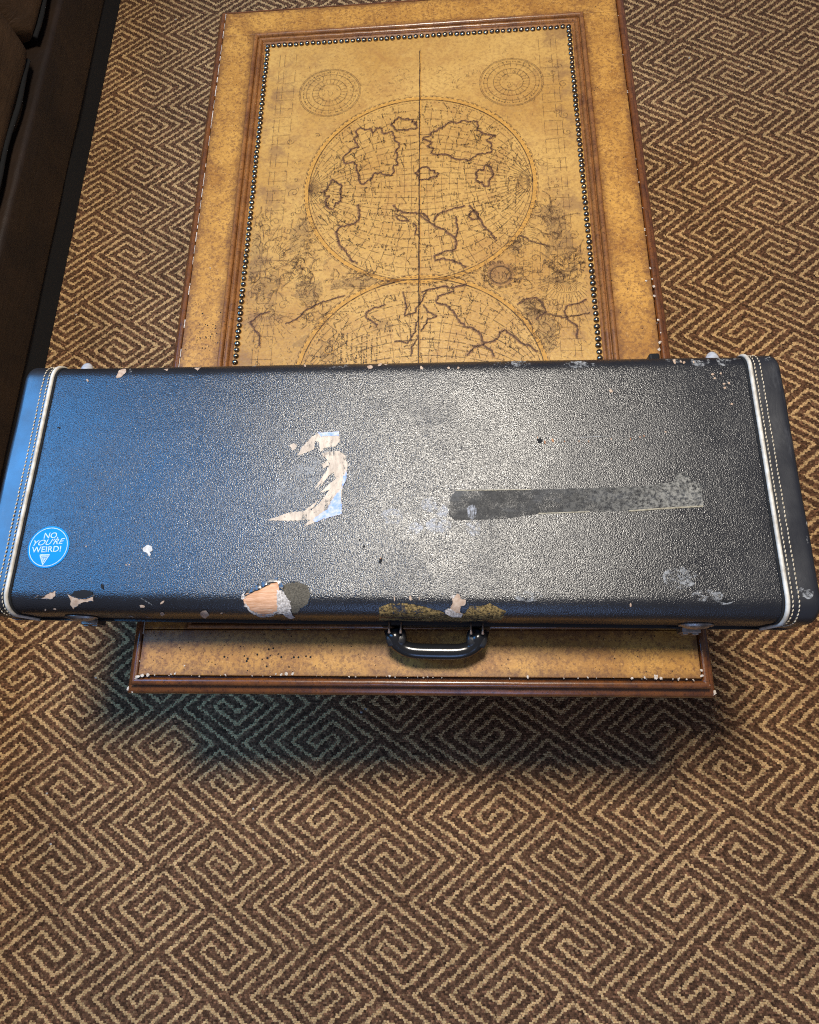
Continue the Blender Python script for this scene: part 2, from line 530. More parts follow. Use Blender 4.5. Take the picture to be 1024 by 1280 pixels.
def build_carpet():
    mb = MB()
    mb.add([(-4, -3, 0), (4, -3, 0), (4, 4, 0), (-4, 4, 0)], [(0, 1, 2, 3)])
    base = mb.build('carpet', M['carpet'], None, smooth=False)
    tag(base, 'flat woven brown carpet with tan diamond key pattern', 'carpet', kind='structure')
    # woven loops in and around the view
    LX, LY = 0.0047, 0.0035
    xs = np.arange(-1.62, 1.36, LX); ys = np.arange(-1.08, 2.12, LY)
    gx, gy = np.meshgrid(xs, ys)
    gx = gx + (np.arange(len(ys)) % 2)[:, None] * LX * 0.5
    x = gx.ravel(); y = gy.ravel()
    fy = (y + 0.86) / 2.7
    xl = -0.80 - fy * 0.62 - 0.13; xr = 0.70 + fy * 0.46 + 0.13
    keep = (x > xl) & (x < xr)
    keep &= ~((np.abs(x) < 0.33) & (y > -0.13) & (y < 0.95))
    keep &= ~(x < -1.08)
    x = x[keep]; y = y[keep]; n = len(x)
    x = x + rng.normal(0, 0.0005, n); y = y + rng.normal(0, 0.0003, n)
    d = pattern_dist(x, y + 0)
    light = d < (0.152 + rng.normal(0, 0.03, n))
    val = np.clip(rng.lognormal(0.0, 0.42, n), 0.3, 2.4)
    dark = np.array([0.118, 0.057, 0.028]); tan = np.array([0.53, 0.34, 0.155])
    col = np.where(light[:, None], tan[None] * np.clip(rng.normal(1.0, 0.16, n), 0.55, 1.4)[:, None], dark[None] * val[:, None])
    fl = (rng.random(n) < 0.07) & ~light
    col[fl] = np.array([0.23, 0.13, 0.062])
    lf = np.sin(x * 7.1 + 2 * np.sin(y * 3.7)) * np.sin(y * 6.3 + 1.5 * np.sin(x * 4.9 + 1.0)) + 0.6 * np.sin(x * 17.3 + y * 11.9)
    col = col * (1 + 0.075 * lf)[:, None]
    lint = rng.random(n) < 0.00015
    col[lint] = np.array([0.42, 0.38, 0.32])
    h = np.where(light, 0.0042, 0.0032) * rng.uniform(0.75, 1.25, n)
    hx, hy = LX * 0.52, LY * 0.52
    V = np.zeros((n, 5, 3), np.float32)
    offs = [(-1, -1), (1, -1), (1, 1), (-1, 1)]
    for k, (a, b) in enumerate(offs):
        V[:, k, 0] = x + a * hx; V[:, k, 1] = y + b * hy; V[:, k, 2] = 0.0006
    sk = rng.normal(0, 0.0003, n)
    V[:, 4, 0] = x + sk; V[:, 4, 1] = y + sk[::-1]; V[:, 4, 2] = h
    F = np.array([[0, 1, 4], [1, 2, 4], [2, 3, 4], [3, 0, 4]])
    faces = (np.arange(n)[:, None, None] * 5 + F[None]).reshape(-1)
    print('loops', n)
    me = bpy.data.meshes.new('woven_loops')
    me.vertices.add(n * 5); me.vertices.foreach_set('co', V.ravel())
    nf = n * 4
    me.loops.add(nf * 3); me.loops.foreach_set('vertex_index', faces.astype(np.int32))
    me.polygons.add(nf)
    me.polygons.foreach_set('loop_start', (np.arange(nf) * 3).astype(np.int32))
    me.polygons.foreach_set('use_smooth', np.ones(nf, bool))
    me.update(calc_edges=True)
    ca = me.attributes.new('yarn', 'FLOAT_COLOR', 'POINT')
    c4 = np.ones((n, 5, 4), np.float32); c4[:, :, :3] = col[:, None, :]
    ca.data.foreach_set('color', c4.ravel())
    me.materials.append(M['yarn'])
    o = link('woven_loop', me, base); o['kind'] = 'stuff'
    # the same pattern carried on as flat stripes over the rest of the floor
    mb = MB()
    for m in range(-32, 33):
        for nn in range(-16, 17):
            off = np.array([6 * m + 10 * nn, -6 * m + 10 * nn])
            c = O + off @ S
            if not (-3.7 < c[0] < 3.7 and -2.7 < c[1] < 3.7):
                continue
            fyc = (c[1] + 0.86) / 2.7
            if -0.6 - fyc * 0.62 < c[0] < 0.45 + fyc * 0.46 and -0.85 < c[1] < 1.85:
                continue
            for a, b in SEGS:
                x0, x1 = sorted((a[0], b[0])); y0, y1 = sorted((a[1], b[1])); w = 0.2
                q = [np.array(k) + off for k in ((x0 - w, y0 - w), (x1 + w, y0 - w), (x1 + w, y1 + w), (x0 - w, y1 + w))]
                p = [O + k @ S for k in q]
                mb.add([(*k, 0.0004) for k in p], [(0, 1, 2, 3)])
    o = mb.build('tan_stripe', M['carpet_lt'], base, smooth=False, fix=False); o['kind'] = 'stuff'


build_carpet()

# ================================================================== COFFEE TABLE
TW, TY0, TY1 = 0.394, -0.252, 1.072       # flat border's outer edge
BI = 0.3286                               # flat border's inner edge
BW = TW - BI
MI = 0.3045                               # leather edge
table = tag(empty('coffee_table', (0, 0.41, 0)), 'low coffee table with antiqued wood border and old map leather top', 'coffee table')
TOFF = Vector((0, 0.41, 0))
HY = (TY1 - TY0) / 2                      # half length; local y = world y - 0.41


def sweep_frame(name, prof, hx, hy, mat, sharp=35):
    """prof: (outward offset, z). Four mitred strips round a rectangle of half sizes hx, hy."""
    def strip(side):
        rows = []
        n = 40
        for i in range(n + 1):
            u = -1 + 2 * i / n
            r = []
            for o, z in prof:
                ex, ey = hx + o, hy + o
                j = 0.00035 * noise.noise(Vector((u * 9 + side * 7, o * 60, z * 60)))
                if side == 0: r.append((u * ex, -ey + j, z + j))
                elif side == 1: r.append((ex + j, u * ey, z + j))
                elif side == 2: r.append((-u * ex, ey + j, z + j))
                else: r.append((-ex + j, -u * ey, z + j))
            rows.append(r)
        mb = MB(); mb.grid(rows)
        return mb.build(name, mat, table, sharp=sharp)
    return [strip(k) for k in range(4)]


def arc(cx, cz, r, a0, a1, n):
    return [(cx + r * math.cos(math.radians(a0 + (a1 - a0) * i / n)), cz + r * math.sin(math.radians(a0 + (a1 - a0) * i / n))) for i in range(n + 1)]


# outer edge moulding: groove, small round, quirk, big bead, under edge
prof = [(0.0005, T - 0.0005), (0.0008, T - 0.006), (0.0022, T - 0.006)] + arc(0.0075, T - 0.0095, 0.0055, 150, 15, 7) + \
       [(0.0130, T - 0.0125), (0.0132, T - 0.0165), (0.0145, T - 0.0165)] + arc(0.0145, T - 0.0275, 0.0100, 78, -80, 10) + [(0.010, T - 0.040), (0.004, T - 0.052), (-0.010, T - 0.060), (-0.03, T - 0.062)]
sweep_frame('edge_moulding', prof, TW, HY, M['mould'], 40)

# flat border boards: ends run through, sides butt between them
mb_l = []
for name, (x0, x1, y0, y1) in (('l', (-TW, -BI, -HY + BW, HY - BW)), ('r', (BI, TW, -HY + BW, HY - BW)), ('f', (-TW, TW, -HY, -HY + BW)), ('b', (-TW, TW, HY - BW, HY))):
    mb = MB(); e = 0.0004
    mb.box(x0 + e, x1 - e, y0 + e, y1 - e, T - 0.022, T)
    o = mb.build('border_board', M['border'], table, smooth=False)
    bv = o.modifiers.new('bevel', 'BEVEL'); bv.width = 0.0012; bv.segments = 2

# inner moulding between the border and the leather (offsets run inward = negative)
def inward(pr): return [(-o, z) for o, z in pr]
IX, IYH = BI, HY - BW
pin = [(0.0003, T - 0.004), (0.0004, T + 0.0005)] + arc(0.0048, T + 0.0012, 0.0042, 165, 10, 8) + [(0.0092, T - 0.0018), (0.0106, T - 0.0022)] + \
      arc(0.0142, T - 0.0012, 0.0034, 160, 20, 6) + [(0.0180, T - 0.0012), (0.0186, T - 0.0035), (0.0196, T - 0.0030), (0.0230, T - 0.0045), (0.0245, T - 0.0085)]
sweep_frame('inner_moulding', inward(pin), IX, IYH, M['bead'], 40)

# leather panel
ML = T - 0.0055                           # leather surface
LX_, LYH = MI + 0.001, HY - BW - 0.0231
mb = MB()
rows = []
for j in range(61):
    rows.append([(-LX_ + 2 * LX_ * i / 40, -LYH + 2 * LYH * j / 60, ML + 0.0004 * noise.noise(Vector((i * 0.4, j * 0.4, 3)))) for i in range(41)])
mb.grid(rows)
mb.build('map_panel', M['map'], table)
mb = MB(); mb.box(-LX_ - 0.01, LX_ + 0.01, -LYH - 0.01, LYH + 0.01, T - 0.03, T - 0.0125)
mb.build('panel_board', M['mould'], table, smooth=False)

# nailheads round the leather
mb = MB()
rows = [[(0.0051 * math.cos(a) * math.cos(b), 0.0051 * math.sin(a) * math.cos(b), 0.0042 * math.sin(b)) for a in [2 * math.pi * k / 12 for k in range(12)]] for b in [-0.35, 0.0, 0.35, 0.7, 1.05, 1.35]]
mb.grid(rows, closed=True)
mb.f.append(tuple(range(60, 72))); mb.m.append(0)
nail_me = mb.mesh('nailhead', M['nail'])
NX = 0.2995; NYH = LYH - 0.005
ns, ne = 97, 51
pos = []
for k in range(ns):
    yy = -NYH + 2 * NYH * k / (ns - 1)
    pos += [(-NX, yy), (NX, yy)]
for k in range(1, ne + 1):
    xx = -NX + 2 * NX * k / (ne + 1)
    pos += [(xx, -NYH), (xx, NYH)]
for (a, b) in pos:
    o = link('nailhead', nail_me, table)
    o.location = (a + random.gauss(0, 0.0003), b + random.gauss(0, 0.0003), ML + 0.0012)
    o.rotation_euler = (random.gauss(0, 0.12), random.gauss(0, 0.12), random.random() * 6)
    k_ = random.uniform(0.9, 1.06); o.scale = (k_, k_, random.uniform(0.75, 1.1))

# apron and legs below the top
for (x0, x1, y0, y1) in ((-0.36, 0.36, -HY + 0.03, -HY + 0.05), (-0.36, 0.36, HY - 0.05, HY - 0.03), (-0.36, -0.34, -HY + 0.05, HY - 0.05), (0.34, 0.36, -HY + 0.05, HY - 0.05)):
    mb = MB(); mb.box(x0, x1, y0, y1, T - 0.14, T - 0.031); mb.build('apron', M['mould'], table, smooth=False)
for sx in (-1, 1):
    for sy in (-1, 1):
        mb = MB()
        ring = []
        for z, r in ((0.006, 0.020), (0.03, 0.026), (0.06, 0.020), (0.12, 0.024), (0.24, 0.036), (0.29, 0.028), (0.31, 0.038), (0.33, 0.036)):
            ring.append([(sx * 0.325 + r * math.cos(a), sy * (HY - 0.085) + r * math.sin(a), z) for a in [2 * math.pi * k / 16 for k in range(16)]])
        mb.grid(ring, closed=True)
        mb.build('leg', M['mould'], table)

# ---------------------------------------------------------------- picture ray helpers
CM = ROT.to_matrix()


def ray(px, py):
    return (CM @ Vector(((px - 512) / FPX, -(py - 640) / FPX, -1.0))).normalized()


def on_plane(px, py, z):
    d = ray(px, py)
    return CAM + d * ((z - CAM.z) / d.z)


# chips of pale wood where the finish broke off the table's edges
def flake(mb, c, r, up=(0, 0, 1), z=0.0):
    n = random.randint(6, 9); a0 = random.random() * 6
    el = random.uniform(0.5, 1.0); th = random.random() * 3
    pts = []
    for k in range(n):
        a = a0 + 2 * math.pi * k / n; q = r * random.uniform(0.6, 1.15)
        x, y = q * math.cos(a), q * el * math.sin(a)
        pts.append((c[0] + x * math.cos(th) - y * math.sin(th), c[1] + x * math.sin(th) + y * math.cos(th), c[2] + 0.0005))
    top = (c[0], c[1], c[2] + 0.0012)
    mb.add(pts + [top], [(k, (k + 1) % n, n) for k in range(n)])


mb = MB()
def lp(px, py, z=T): return on_plane(px, py, z) - TOFF
# along the left crease: an almost unbroken pale edge
yy = -HY
while yy < HY:
    ln = random.uniform(0.006, 0.03)
    if random.random() < 0.72:
        w = random.uniform(0.0003, 0.0011)
        mb.box(-TW - w * 0.5, -TW + w * 0.8, yy, yy + ln, T - 0.001, T + 0.0005)
    yy += ln + random.uniform(0.001, 0.012)
for px, py, r in ((172, 846, .004), (178, 844.5, .003), (185, 844, .003), (214, 843, .002), (219, 842, .0022), (282, 844, .002), (345, 842.5, .0018), (352, 843, .0025), (358, 842, .003), (366, 842.5, .003),
                  (487, 845, .002), (660, 846, .0025), (735, 847, .002), (790, 848, .0022), (806, 847, .0025), (820, 846, .0045), (826, 848, .003), (848, 849, .002), (867, 850, .002), (877, 838, .0025), (877, 845, .003),
                  (817, 358, .003), (818, 370, .0025), (808, 351, .002), (823, 400, .002), (825, 428, .0035), (824, 437, .003), (813, 335, .0022), (806, 288, .0015), (826, 416, .002),
                  (752, 334, .0022), (757, 382, .003), (758, 391, .002), (770, 430, .002), (764, 372, .0016), (762, 445, .002), (293, 292, .002), (295, 269, .002), (288, 345, .0018), (232, 801, .0), (263, 335, .0015), (284, 393, .0015)):
    if r: flake(mb, lp(px, py, T + 0.0004), r)
for px, py, r, z in ((163, 859, .0065, T - 0.021), (165, 862, .005, T - 0.022), (168, 850, .0025, T - 0.006), (170, 848, .003, T - 0.004), (891, 866, .005, T - 0.02), (890, 869, .004, T - 0.024), (885, 857, .003, T - 0.006), (231, 832, .0018, T + 0.0004)):
    flake(mb, lp(px, py, z), r)
for k in range(34):
    x = random.uniform(-0.38, 0.38)
    flake(mb, Vector((x, -HY + random.uniform(-0.0008, 0.001), T + 0.0002)), random.uniform(0.0007, 0.0016))
for k in range(26):
    s = random.choice((-1, 1, 1)); y = random.uniform(-HY, HY)
    flake(mb, Vector((s * (TW - random.uniform(-0.001, 0.001)), y, T + 0.0002)), random.uniform(0.0008, 0.002))
o = mb.build('chipped_finish', M['flake'], table, smooth=False, fix=False); o['kind'] = 'stuff'

# dark worm-hole flecks in the border boards
mb = MB()
def speck(c, r):
    n = 7
    mb.add([(c[0] + r * math.cos(6.283 * k / n), c[1] + r * math.sin(6.283 * k / n), c[2] + 0.0003) for k in range(n)], [tuple(range(n))])
for zx, zy in ((160, 555), (258, 552), (275, 565), (270, 577), (322, 545), (346, 568), (372, 562), (386, 550), (378, 518), (401, 514), (425, 542), (440, 557), (502, 558), (525, 558), (562, 553), (584, 557), (368, 603), (478, 606)):
    speck(lp(240 + zx / 3.94, 680 + zy / 3.94), random.uniform(0.0011, 0.0019))
for k in range(38):
    c = lp(random.gauss(258, 8), random.gauss(420, 12)); speck(c, random.uniform(0.0006, 0.0014))
for k in range(150):
    s = random.choice((-1, 1)); speck(Vector((s * random.uniform(BI + 0.004, TW - 0.004), random.uniform(-HY, HY), T)), random.uniform(0.0004, 0.0010))
for k in range(140):
    speck(Vector((random.uniform(-0.38, 0.38), -HY + random.uniform(0.004, BW), T)), random.uniform(0.0004, 0.0009))
o = mb.build('dark_fleck', M['hole'], table, smooth=False, fix=False); o['kind'] = 'stuff'

# ---------------------------------------------------------------- printed map
PRINT = {k: MB() for k in ('ink', 'ink2', 'coast', 'wash', 'ochre', 'rose')}
ZL = {'wash': 0.0009, 'rose': 0.0010, 'ochre': 0.0011, 'coast': 0.0012, 'ink2': 0.0013, 'ink': 0.0014}
MC = Vector((0.008, 0.0))                  # middle of the map, table-local
HR = 0.2035
CU = (0.008, 0.1990); CL = (0.0105, -0.2055)  # hemisphere centres, table-local


def inside(x, y):
    return abs(x) < 0.292 and abs(y) < LYH - 0.012


def ribbon(kind, pts, w, jag=0.0):
    pts = [(p[0], p[1]) for p in pts]
    z = ML + ZL[kind]
    mb = PRINT[kind]
    seg = []
    runs = []
    for p in pts:
        if inside(*p): seg.append(p)
        else:
            if len(seg) > 1: runs.append(seg)
            seg = []
    if len(seg) > 1: runs.append(seg)
    for s in runs:
        vs = []
        n = len(s)
        for i in range(n):
            a = s[max(i - 1, 0)]; b = s[min(i + 1, n - 1)]
            tx, ty = b[0] - a[0], b[1] - a[1]; l = math.hypot(tx, ty) or 1e-9
            nx, ny = -ty / l, tx / l
            ww = w * 0.62 * (1 + jag * random.uniform(-1, 1))
            vs += [(s[i][0] + nx * ww, s[i][1] + ny * ww, z), (s[i][0] - nx * ww, s[i][1] - ny * ww, z)]
        mb.add(vs, [(2 * i, 2 * i + 2, 2 * i + 3, 2 * i + 1) for i in range(n - 1)])


def circ(c, r, a0=0, a1=360, n=120):
    return [(c[0] + r * math.cos(math.radians(a0 + (a1 - a0) * i / n)), c[1] + r * math.sin(math.radians(a0 + (a1 - a0) * i / n))) for i in range(n + 1)]


def dashed(kind, pts, w, on=2, off=1):
    i = 0
    while i < len(pts) - 1:
        ribbon(kind, pts[i:i + on + 1], w); i += on + off


def refine(pts, step=0.0016, amp=0.0012, sc=220):
    out = []
    for a, b in zip(pts[:-1], pts[1:]):
        l = math.hypot(b[0] - a[0], b[1] - a[1]); n = max(1, int(l / step))
        for k in range(n):
            x = a[0] + (b[0] - a[0]) * k / n; y = a[1] + (b[1] - a[1]) * k / n
            v = noise.noise_vector(Vector((x * sc, y * sc, 1.7)))
            v2 = noise.noise_vector(Vector((x * sc * .3, y * sc * .3, 4.7)))
            out.append((x + (v.x + 1.5 * v2.x) * amp, y + (v.y + 1.5 * v2.y) * amp))
    out.append(pts[-1])
    return out


def P(z, ox, oy, sc):
    out = []
    for a, b in z:
        w = on_plane(ox + a / sc, oy + b / sc, ML) - TOFF
        out.append((w.x, w.y))
    return out


# frame rules near the edge of the leather
for xx, w, k in ((0.262, 0.0007, 'ink2'), (-0.262, 0.0007, 'ink2'), (0.272, 0.0007, 'ink2'), (-0.272, 0.0007, 'ink2'), (0.239, 0.0006, 'ink2'), (-0.239, 0.0006, 'ink2')):
    dashed(k, [(xx, -0.54 + 0.0105 * i) for i in range(104)], w, 3, 1)
for i in range(44):
    y = -0.48 + i * 0.022
    for s in (-1, 1):
        if random.random() < 0.75:
            ribbon('ink2', [(s * 0.239, y), (s * 0.275, y + random.gauss(0, 0.001))], 0.0006)
# fold line down the middle
ribbon('ink', [(MC.x + 0.0003 * math.sin(i), -0.53 + i * 0.0106) for i in range(101)], 0.0020, 0.35)
ribbon('ochre', [(MC.x + 0.0016, -0.53 + i * 0.0106) for i in range(101)], 0.0012, 0.3)

for (cx, cy) in (CU, CL):
    c = (cx, cy)
    ribbon('ochre', circ(c, HR + 0.0035, n=200), 0.0060, 0.2)
    ribbon('ink', circ(c, HR - 0.0003, n=200), 0.0010, 0.4)
    dashed('ink', circ(c, HR + 0.0075, n=260), 0.0011, 1, 1)
    dashed('ink2', circ(c, HR + 0.0100, n=200), 0.0007, 3, 1)
    dashed('ink2', circ(c, HR - 0.0055, n=320), 0.0009, 1, 1)
    # meridians and parallels of the hemisphere (its axis lies across the table)
    for k in range(-11, 12):
        lam = k * 7.5
        if k:
            b = HR * math.tan(math.radians(lam) / 2)
            R = (HR * HR + b * b) / (2 * b); yc = b - R
            pts = []
            for i in range(71):
                x = -HR + 2 * HR * i / 70
                yv = yc + math.copysign(math.sqrt(max(R * R - x * x, 0)), R)
                pts.append((cx + x, cy + yv))
        else:
            pts = [(cx - HR + 2 * HR * i / 70, cy) for i in range(71)]
        dashed('ink2' if k % 2 else 'ink', pts, 0.00065, random.choice((3, 4, 6)), 1)
    for k in range(-11, 12):
        ph = math.radians(k * 7.5)
        if k:
            x0 = HR * math.tan(ph / 2)
            R = (HR / math.sin(ph)); xc = R
            rr = HR / math.tan(ph)
            pts = []
            for i in range(81):
                a = -math.pi / 2 * 0.999 + math.pi * 0.999 * i / 80
                # circle through the rim at latitude ph, centred on the axis
                px = xc - abs(rr) * math.cos(a) * (1 if rr > 0 else -1)
                py = abs(rr) * math.sin(a)
                if px * px + py * py < HR * HR: pts.append((cx + px, cy + py))
        else:
            pts = [(cx, cy - HR + 2 * HR * i / 70) for i in range(71)]
        if len(pts) > 2: dashed('ink2', pts, 0.00065, random.choice((3, 4, 5)), 1)

# coast lines read off the leather
za = (300, 250, 4.2667); zb = (520, 250, 4.2667)
COASTS = [
    (P([(630, 25), (638, 90), (620, 125), (530, 145), (510, 175), (525, 225), (560, 280), (600, 325), (628, 338)], *za), .0042),
    (P([(820, 30), (850, 60), (910, 75), (980, 72), (1010, 110)], *za), .0040),
    (P([(830, 78), (870, 85), (895, 112), (850, 110), (830, 90)], *za), .0030),
    (P([(925, 125), (945, 150), (930, 185), (955, 190)], *za), .0026),
    (P([(780, 560), (720, 575), (670, 600), (672, 630), (700, 650), (735, 668)], *za), .0034),
    (P([(870, 490), (885, 560), (880, 620), (930, 605), (955, 560), (1000, 480)], *za), .0028),
    (P([(820, 750), (890, 765), (935, 690), (950, 620)], *za), .0026),
    (P([(905, 830), (930, 770), (945, 720)], *za), .0026),
    (P([(160, 600), (100, 615), (60, 650), (70, 680), (105, 720), (100, 780)], *za), .0034),
    (P([(240, 660), (300, 640), (350, 590), (440, 545), (560, 510)], *za), .0026),
    (P([(90, 110), (110, 80), (160, 60), (230, 40), (260, 30)], *zb), .0040),
    (P([(20, 80), (60, 110), (100, 140), (150, 160), (200, 200), (215, 235), (212, 265), (130, 285), (95, 300), (100, 322), (140, 312), (200, 325), (270, 358)], *zb), .0038),
    (P([(215, 90), (222, 150), (215, 200)], *zb), .0036),
    (P([(280, 80), (305, 55), (335, 75), (325, 105), (290, 105), (280, 80)], *zb), .0032),
    (P([(285, 30), (340, 105), (370, 150), (410, 190), (430, 220)], *zb), .0036),
    (P([(30, 495), (80, 475), (140, 465), (200, 470), (270, 450)], *zb), .0040),
    (P([(105, 545), (120, 515), (165, 500), (200, 485)], *zb), .0036),
    (P([(105, 550), (170, 570), (200, 600), (230, 650), (280, 680), (330, 700), (350, 730), (360, 770), (300, 790), (270, 830)], *zb), .0040),
    (P([(360, 770), (420, 750), (450, 710), (480, 700), (560, 760), (650, 805)], *zb), .0036),
    (P([(360, 775), (400, 800), (420, 835)], *zb), .0036),
    (P([(40, 560), (70, 600), (110, 620), (60, 640), (30, 700)], *zb), .0026),
    (P([(540, 560), (580, 530), (640, 525), (680, 555), (690, 600), (640, 640)], *zb), .0030),
    (P([(905, 535), (870, 545), (800, 565), (790, 600), (815, 640), (860, 670), (855, 740)], *zb), .0032),
    (P([(560, 190), (620, 220), (700, 250)], *zb), .0022),
    (P([(700, 610), (780, 625), (840, 620), (940, 600)], *zb), .0020),
]
# land in the half of the map beyond the picture's crop: closed, deeply indented outlines
def land(cx, cy, rx, ry, seed):
    out = []
    for k in range(97):
        a = 2 * math.pi * k / 96
        v = Vector((math.cos(a) * 1.1, math.sin(a) * 1.1, seed))
        f = 1 + 0.55 * noise.noise(v) + 0.3 * noise.noise(v * 2.6) + 0.16 * noise.noise(v * 6)
        out.append((cx + rx * f * math.cos(a), cy + ry * f * math.sin(a)))
    return out


for q in ((-0.085, 0.285, .050, .062, 1.3), (0.085, 0.300, .060, .040, 5.1), (0.02, 0.225, .018, .012, 8.2), (-0.02, 0.345, .022, .014, 9.9), (0.125, 0.215, .016, .022, 3.3), (-0.150, 0.190, .018, .030, 6.6),
          (0.08, -0.30, .055, .05, 2.2), (-0.08, -0.28, .05, .06, 7.7)):
    COASTS.append((land(*q), .0034))
for pts, w in COASTS:
    r = refine(pts, 0.0013, 0.0018, 260)
    ribbon('coast', r, w * 0.95, 0.5)
    ribbon('ink', [(x + .0013, y + .0008) for x, y in r], 0.0006, 0.5)
    ribbon('ink', [(x + random.gauss(0, .0003), y + random.gauss(0, .0003)) for x, y in r], 0.0009, 0.6)
    for i in range(0, len(r) - 1, 3):                       # hatching along the shore
        a, b = r[i], r[min(i + 1, len(r) - 1)]
        l = math.hypot(b[0] - a[0], b[1] - a[1]) or 1e-6
        q = random.uniform(.002, .005) * random.choice((-1, 1))
        ribbon('ink2', [a, (a[0] - (b[1] - a[1]) / l * q, a[1] + (b[0] - a[0]) / l * q)], 0.0005)


def words(cx, cy, w, ang, n=None, h=0.0026):
    """a row of illegible engraved place-name strokes"""
    n = n or max(2, int(w / 0.0024))
    ca, sa = math.cos(ang), math.sin(ang)
    for k in range(n):
        u = (k / n - 0.5) * w
        if random.random() < 0.16: continue
        hh = h * random.uniform(0.45, 1.0)
        sl = random.uniform(-0.0006, 0.0008)
        a = (u, -h / 2); b = (u + sl, -h / 2 + hh)
        ribbon('ink', [(cx + a[0] * ca - a[1] * sa, cy + a[0] * sa + a[1] * ca), (cx + b[0] * ca - b[1] * sa, cy + b[0] * sa + b[1] * ca)], 0.0008)
        if random.random() < 0.5:
            c = (u + 0.0014, -h / 2 + hh * random.uniform(0, 1))
            ribbon('ink', [(cx + b[0] * ca - b[1] * sa, cy + b[0] * sa + b[1] * ca), (cx + c[0] * ca - c[1] * sa, cy + c[0] * sa + c[1] * ca)], 0.0007)


for (cx, cy) in (CU, CL):
    for k in range(620):
        a = random.random() * 6.283; r = HR * 0.95 * math.sqrt(random.random())
        x, y = cx + r * math.cos(a), cy + r * math.sin(a)
        words(x, y, random.uniform(.007, .024), math.pi / 2 + random.gauss(0, .3) if random.random() < .6 else random.gauss(0, .3), h=random.uniform(.0018, .0032))
# lettered panel at the left of the lower hemisphere
pan = P([(520, 700), (810, 690), (815, 850), (500, 850)], *za)
for k in range(8):
    for j in range(3):
        words(pan[0][0] + 0.008 + k * 0.0085, pan[0][1] - 0.012 - j * 0.020, .018, math.pi / 2, h=.003)


def hatch(zone, n, kind, ln, ang, da=0.35, curl=0.3, w=0.00055):
    """engraver's strokes scattered over an ellipse (x, y, rx, ry) of the leather"""
    x0, y0, rx, ry = zone
    rx *= 1.35; ry *= 1.35; n = int(n * 0.5)
    for k in range(n):
        a = random.random() * 6.283; r = math.sqrt(random.random())
        x, y = x0 + rx * r * math.cos(a), y0 + ry * r * math.sin(a)
        if noise.noise(Vector((x * 60, y * 60, 8.0))) < random.uniform(-0.15, 0.05): continue
        th = ang + random.gauss(0, da) + 1.2 * noise.noise(Vector((x * 40, y * 40, 2.0)))
        l = ln * random.uniform(.4, 1.2); c = random.gauss(0, curl)
        pts = []
        for i in range(5):
            pts.append((x, y)); x += math.cos(th) * l / 4; y += math.sin(th) * l / 4; th += c
        ribbon(kind, pts, w)


def drapery(zone, n, ang):
    x0, y0, rx, ry = zone
    for k in range(n):
        a = random.random() * 6.283; r = 0.9 * math.sqrt(random.random())
        x, y = x0 + rx * r * math.cos(a), y0 + ry * r * math.sin(a)
        th = ang + random.gauss(0, .9); c = random.gauss(0, .16); l = random.uniform(.02, .045)
        pts = []
        for i in range(16):
            pts.append((x, y)); x += math.cos(th) * l / 15; y += math.sin(th) * l / 15; th += c + random.gauss(0, .12)
        ribbon('ink2', pts, .0008, .5)
        for i in range(1, 15, 1):
            if random.random() < .7:
                p = pts[i]; q = random.uniform(.002, .005)
                ribbon('ink2', [p, (p[0] + q * math.cos(th + 1.5), p[1] + q * math.sin(th + 1.5))], .0005)


def swirl(x, y, r, turns=1.3, kind='ink2', w=0.0009):
    a0 = random.random() * 6.28; s = random.choice((-1, 1))
    ribbon(kind, [(x + r * (1 - i / 26) * math.cos(a0 + s * i / 24 * turns * 6.28), y + r * (1 - i / 26) * math.sin(a0 + s * i / 24 * turns * 6.28)) for i in range(25)], w, .4)


def blob(kind, pts, amp=.0015):
    r = refine(pts + [pts[0]], .002, amp)[:-1]
    cx = sum(p[0] for p in r) / len(r); cy = sum(p[1] for p in r) / len(r)
    n = len(r)
    PRINT[kind].add([(x, y, ML + ZL[kind]) for x, y in r] + [(cx, cy, ML + ZL[kind])], [(i, (i + 1) % n, n) for i in range(n)])


def zone(z, ox, oy, sc):
    c = P([(z[0], z[1]), (z[0] + z[2], z[1]), (z[0], z[1] + z[3])], ox, oy, sc)
    return (c[0][0], c[0][1], abs(c[1][0] - c[0][0]), abs(c[2][1] - c[0][1]))


# allegorical engravings in the spandrels, left of the junction
for z, n, a in (((90, 240, 60, 140), 420, 1.2), ((120, 440, 100, 70), 330, .5), ((320, 300, 80, 110), 360, .9), ((340, 490, 60, 60), 300, .2), ((340, 170, 40, 80), 160, 1.3), ((620, 430, 130, 40), 420, 0.0), ((400, 620, 60, 60), 200, .6), ((300, 370, 60, 40), 160, 2.2)):
    hatch(zone(z, *za), n, 'ink2', .008, a)
    hatch(zone(z, *za), n // 4, 'ink', .006, a + .8)
    drapery(zone((z[0], z[1], z[2] * 1.3, z[3] * 1.3), *za), 3 + n // 45, a)
for z in ([(270, 160), (360, 100), (370, 180), (330, 260), (260, 290)], [(300, 440), (430, 430), (450, 500), (380, 560), (290, 520)], [(50, 130), (110, 180), (130, 330), (90, 420), (40, 430)],
          [(500, 430), (700, 400), (740, 440), (640, 470), (480, 480)], [(90, 430), (200, 380), (220, 450), (120, 510)], [(430, 760), (505, 740), (515, 850), (425, 850)], [(705, 670), (760, 630), (815, 660), (800, 700), (720, 690)], [(440, 330), (510, 280), (500, 300), (450, 350)], [(270, 780), (350, 720), (390, 720), (330, 790)]):
    blob('wash', P(z, *za))
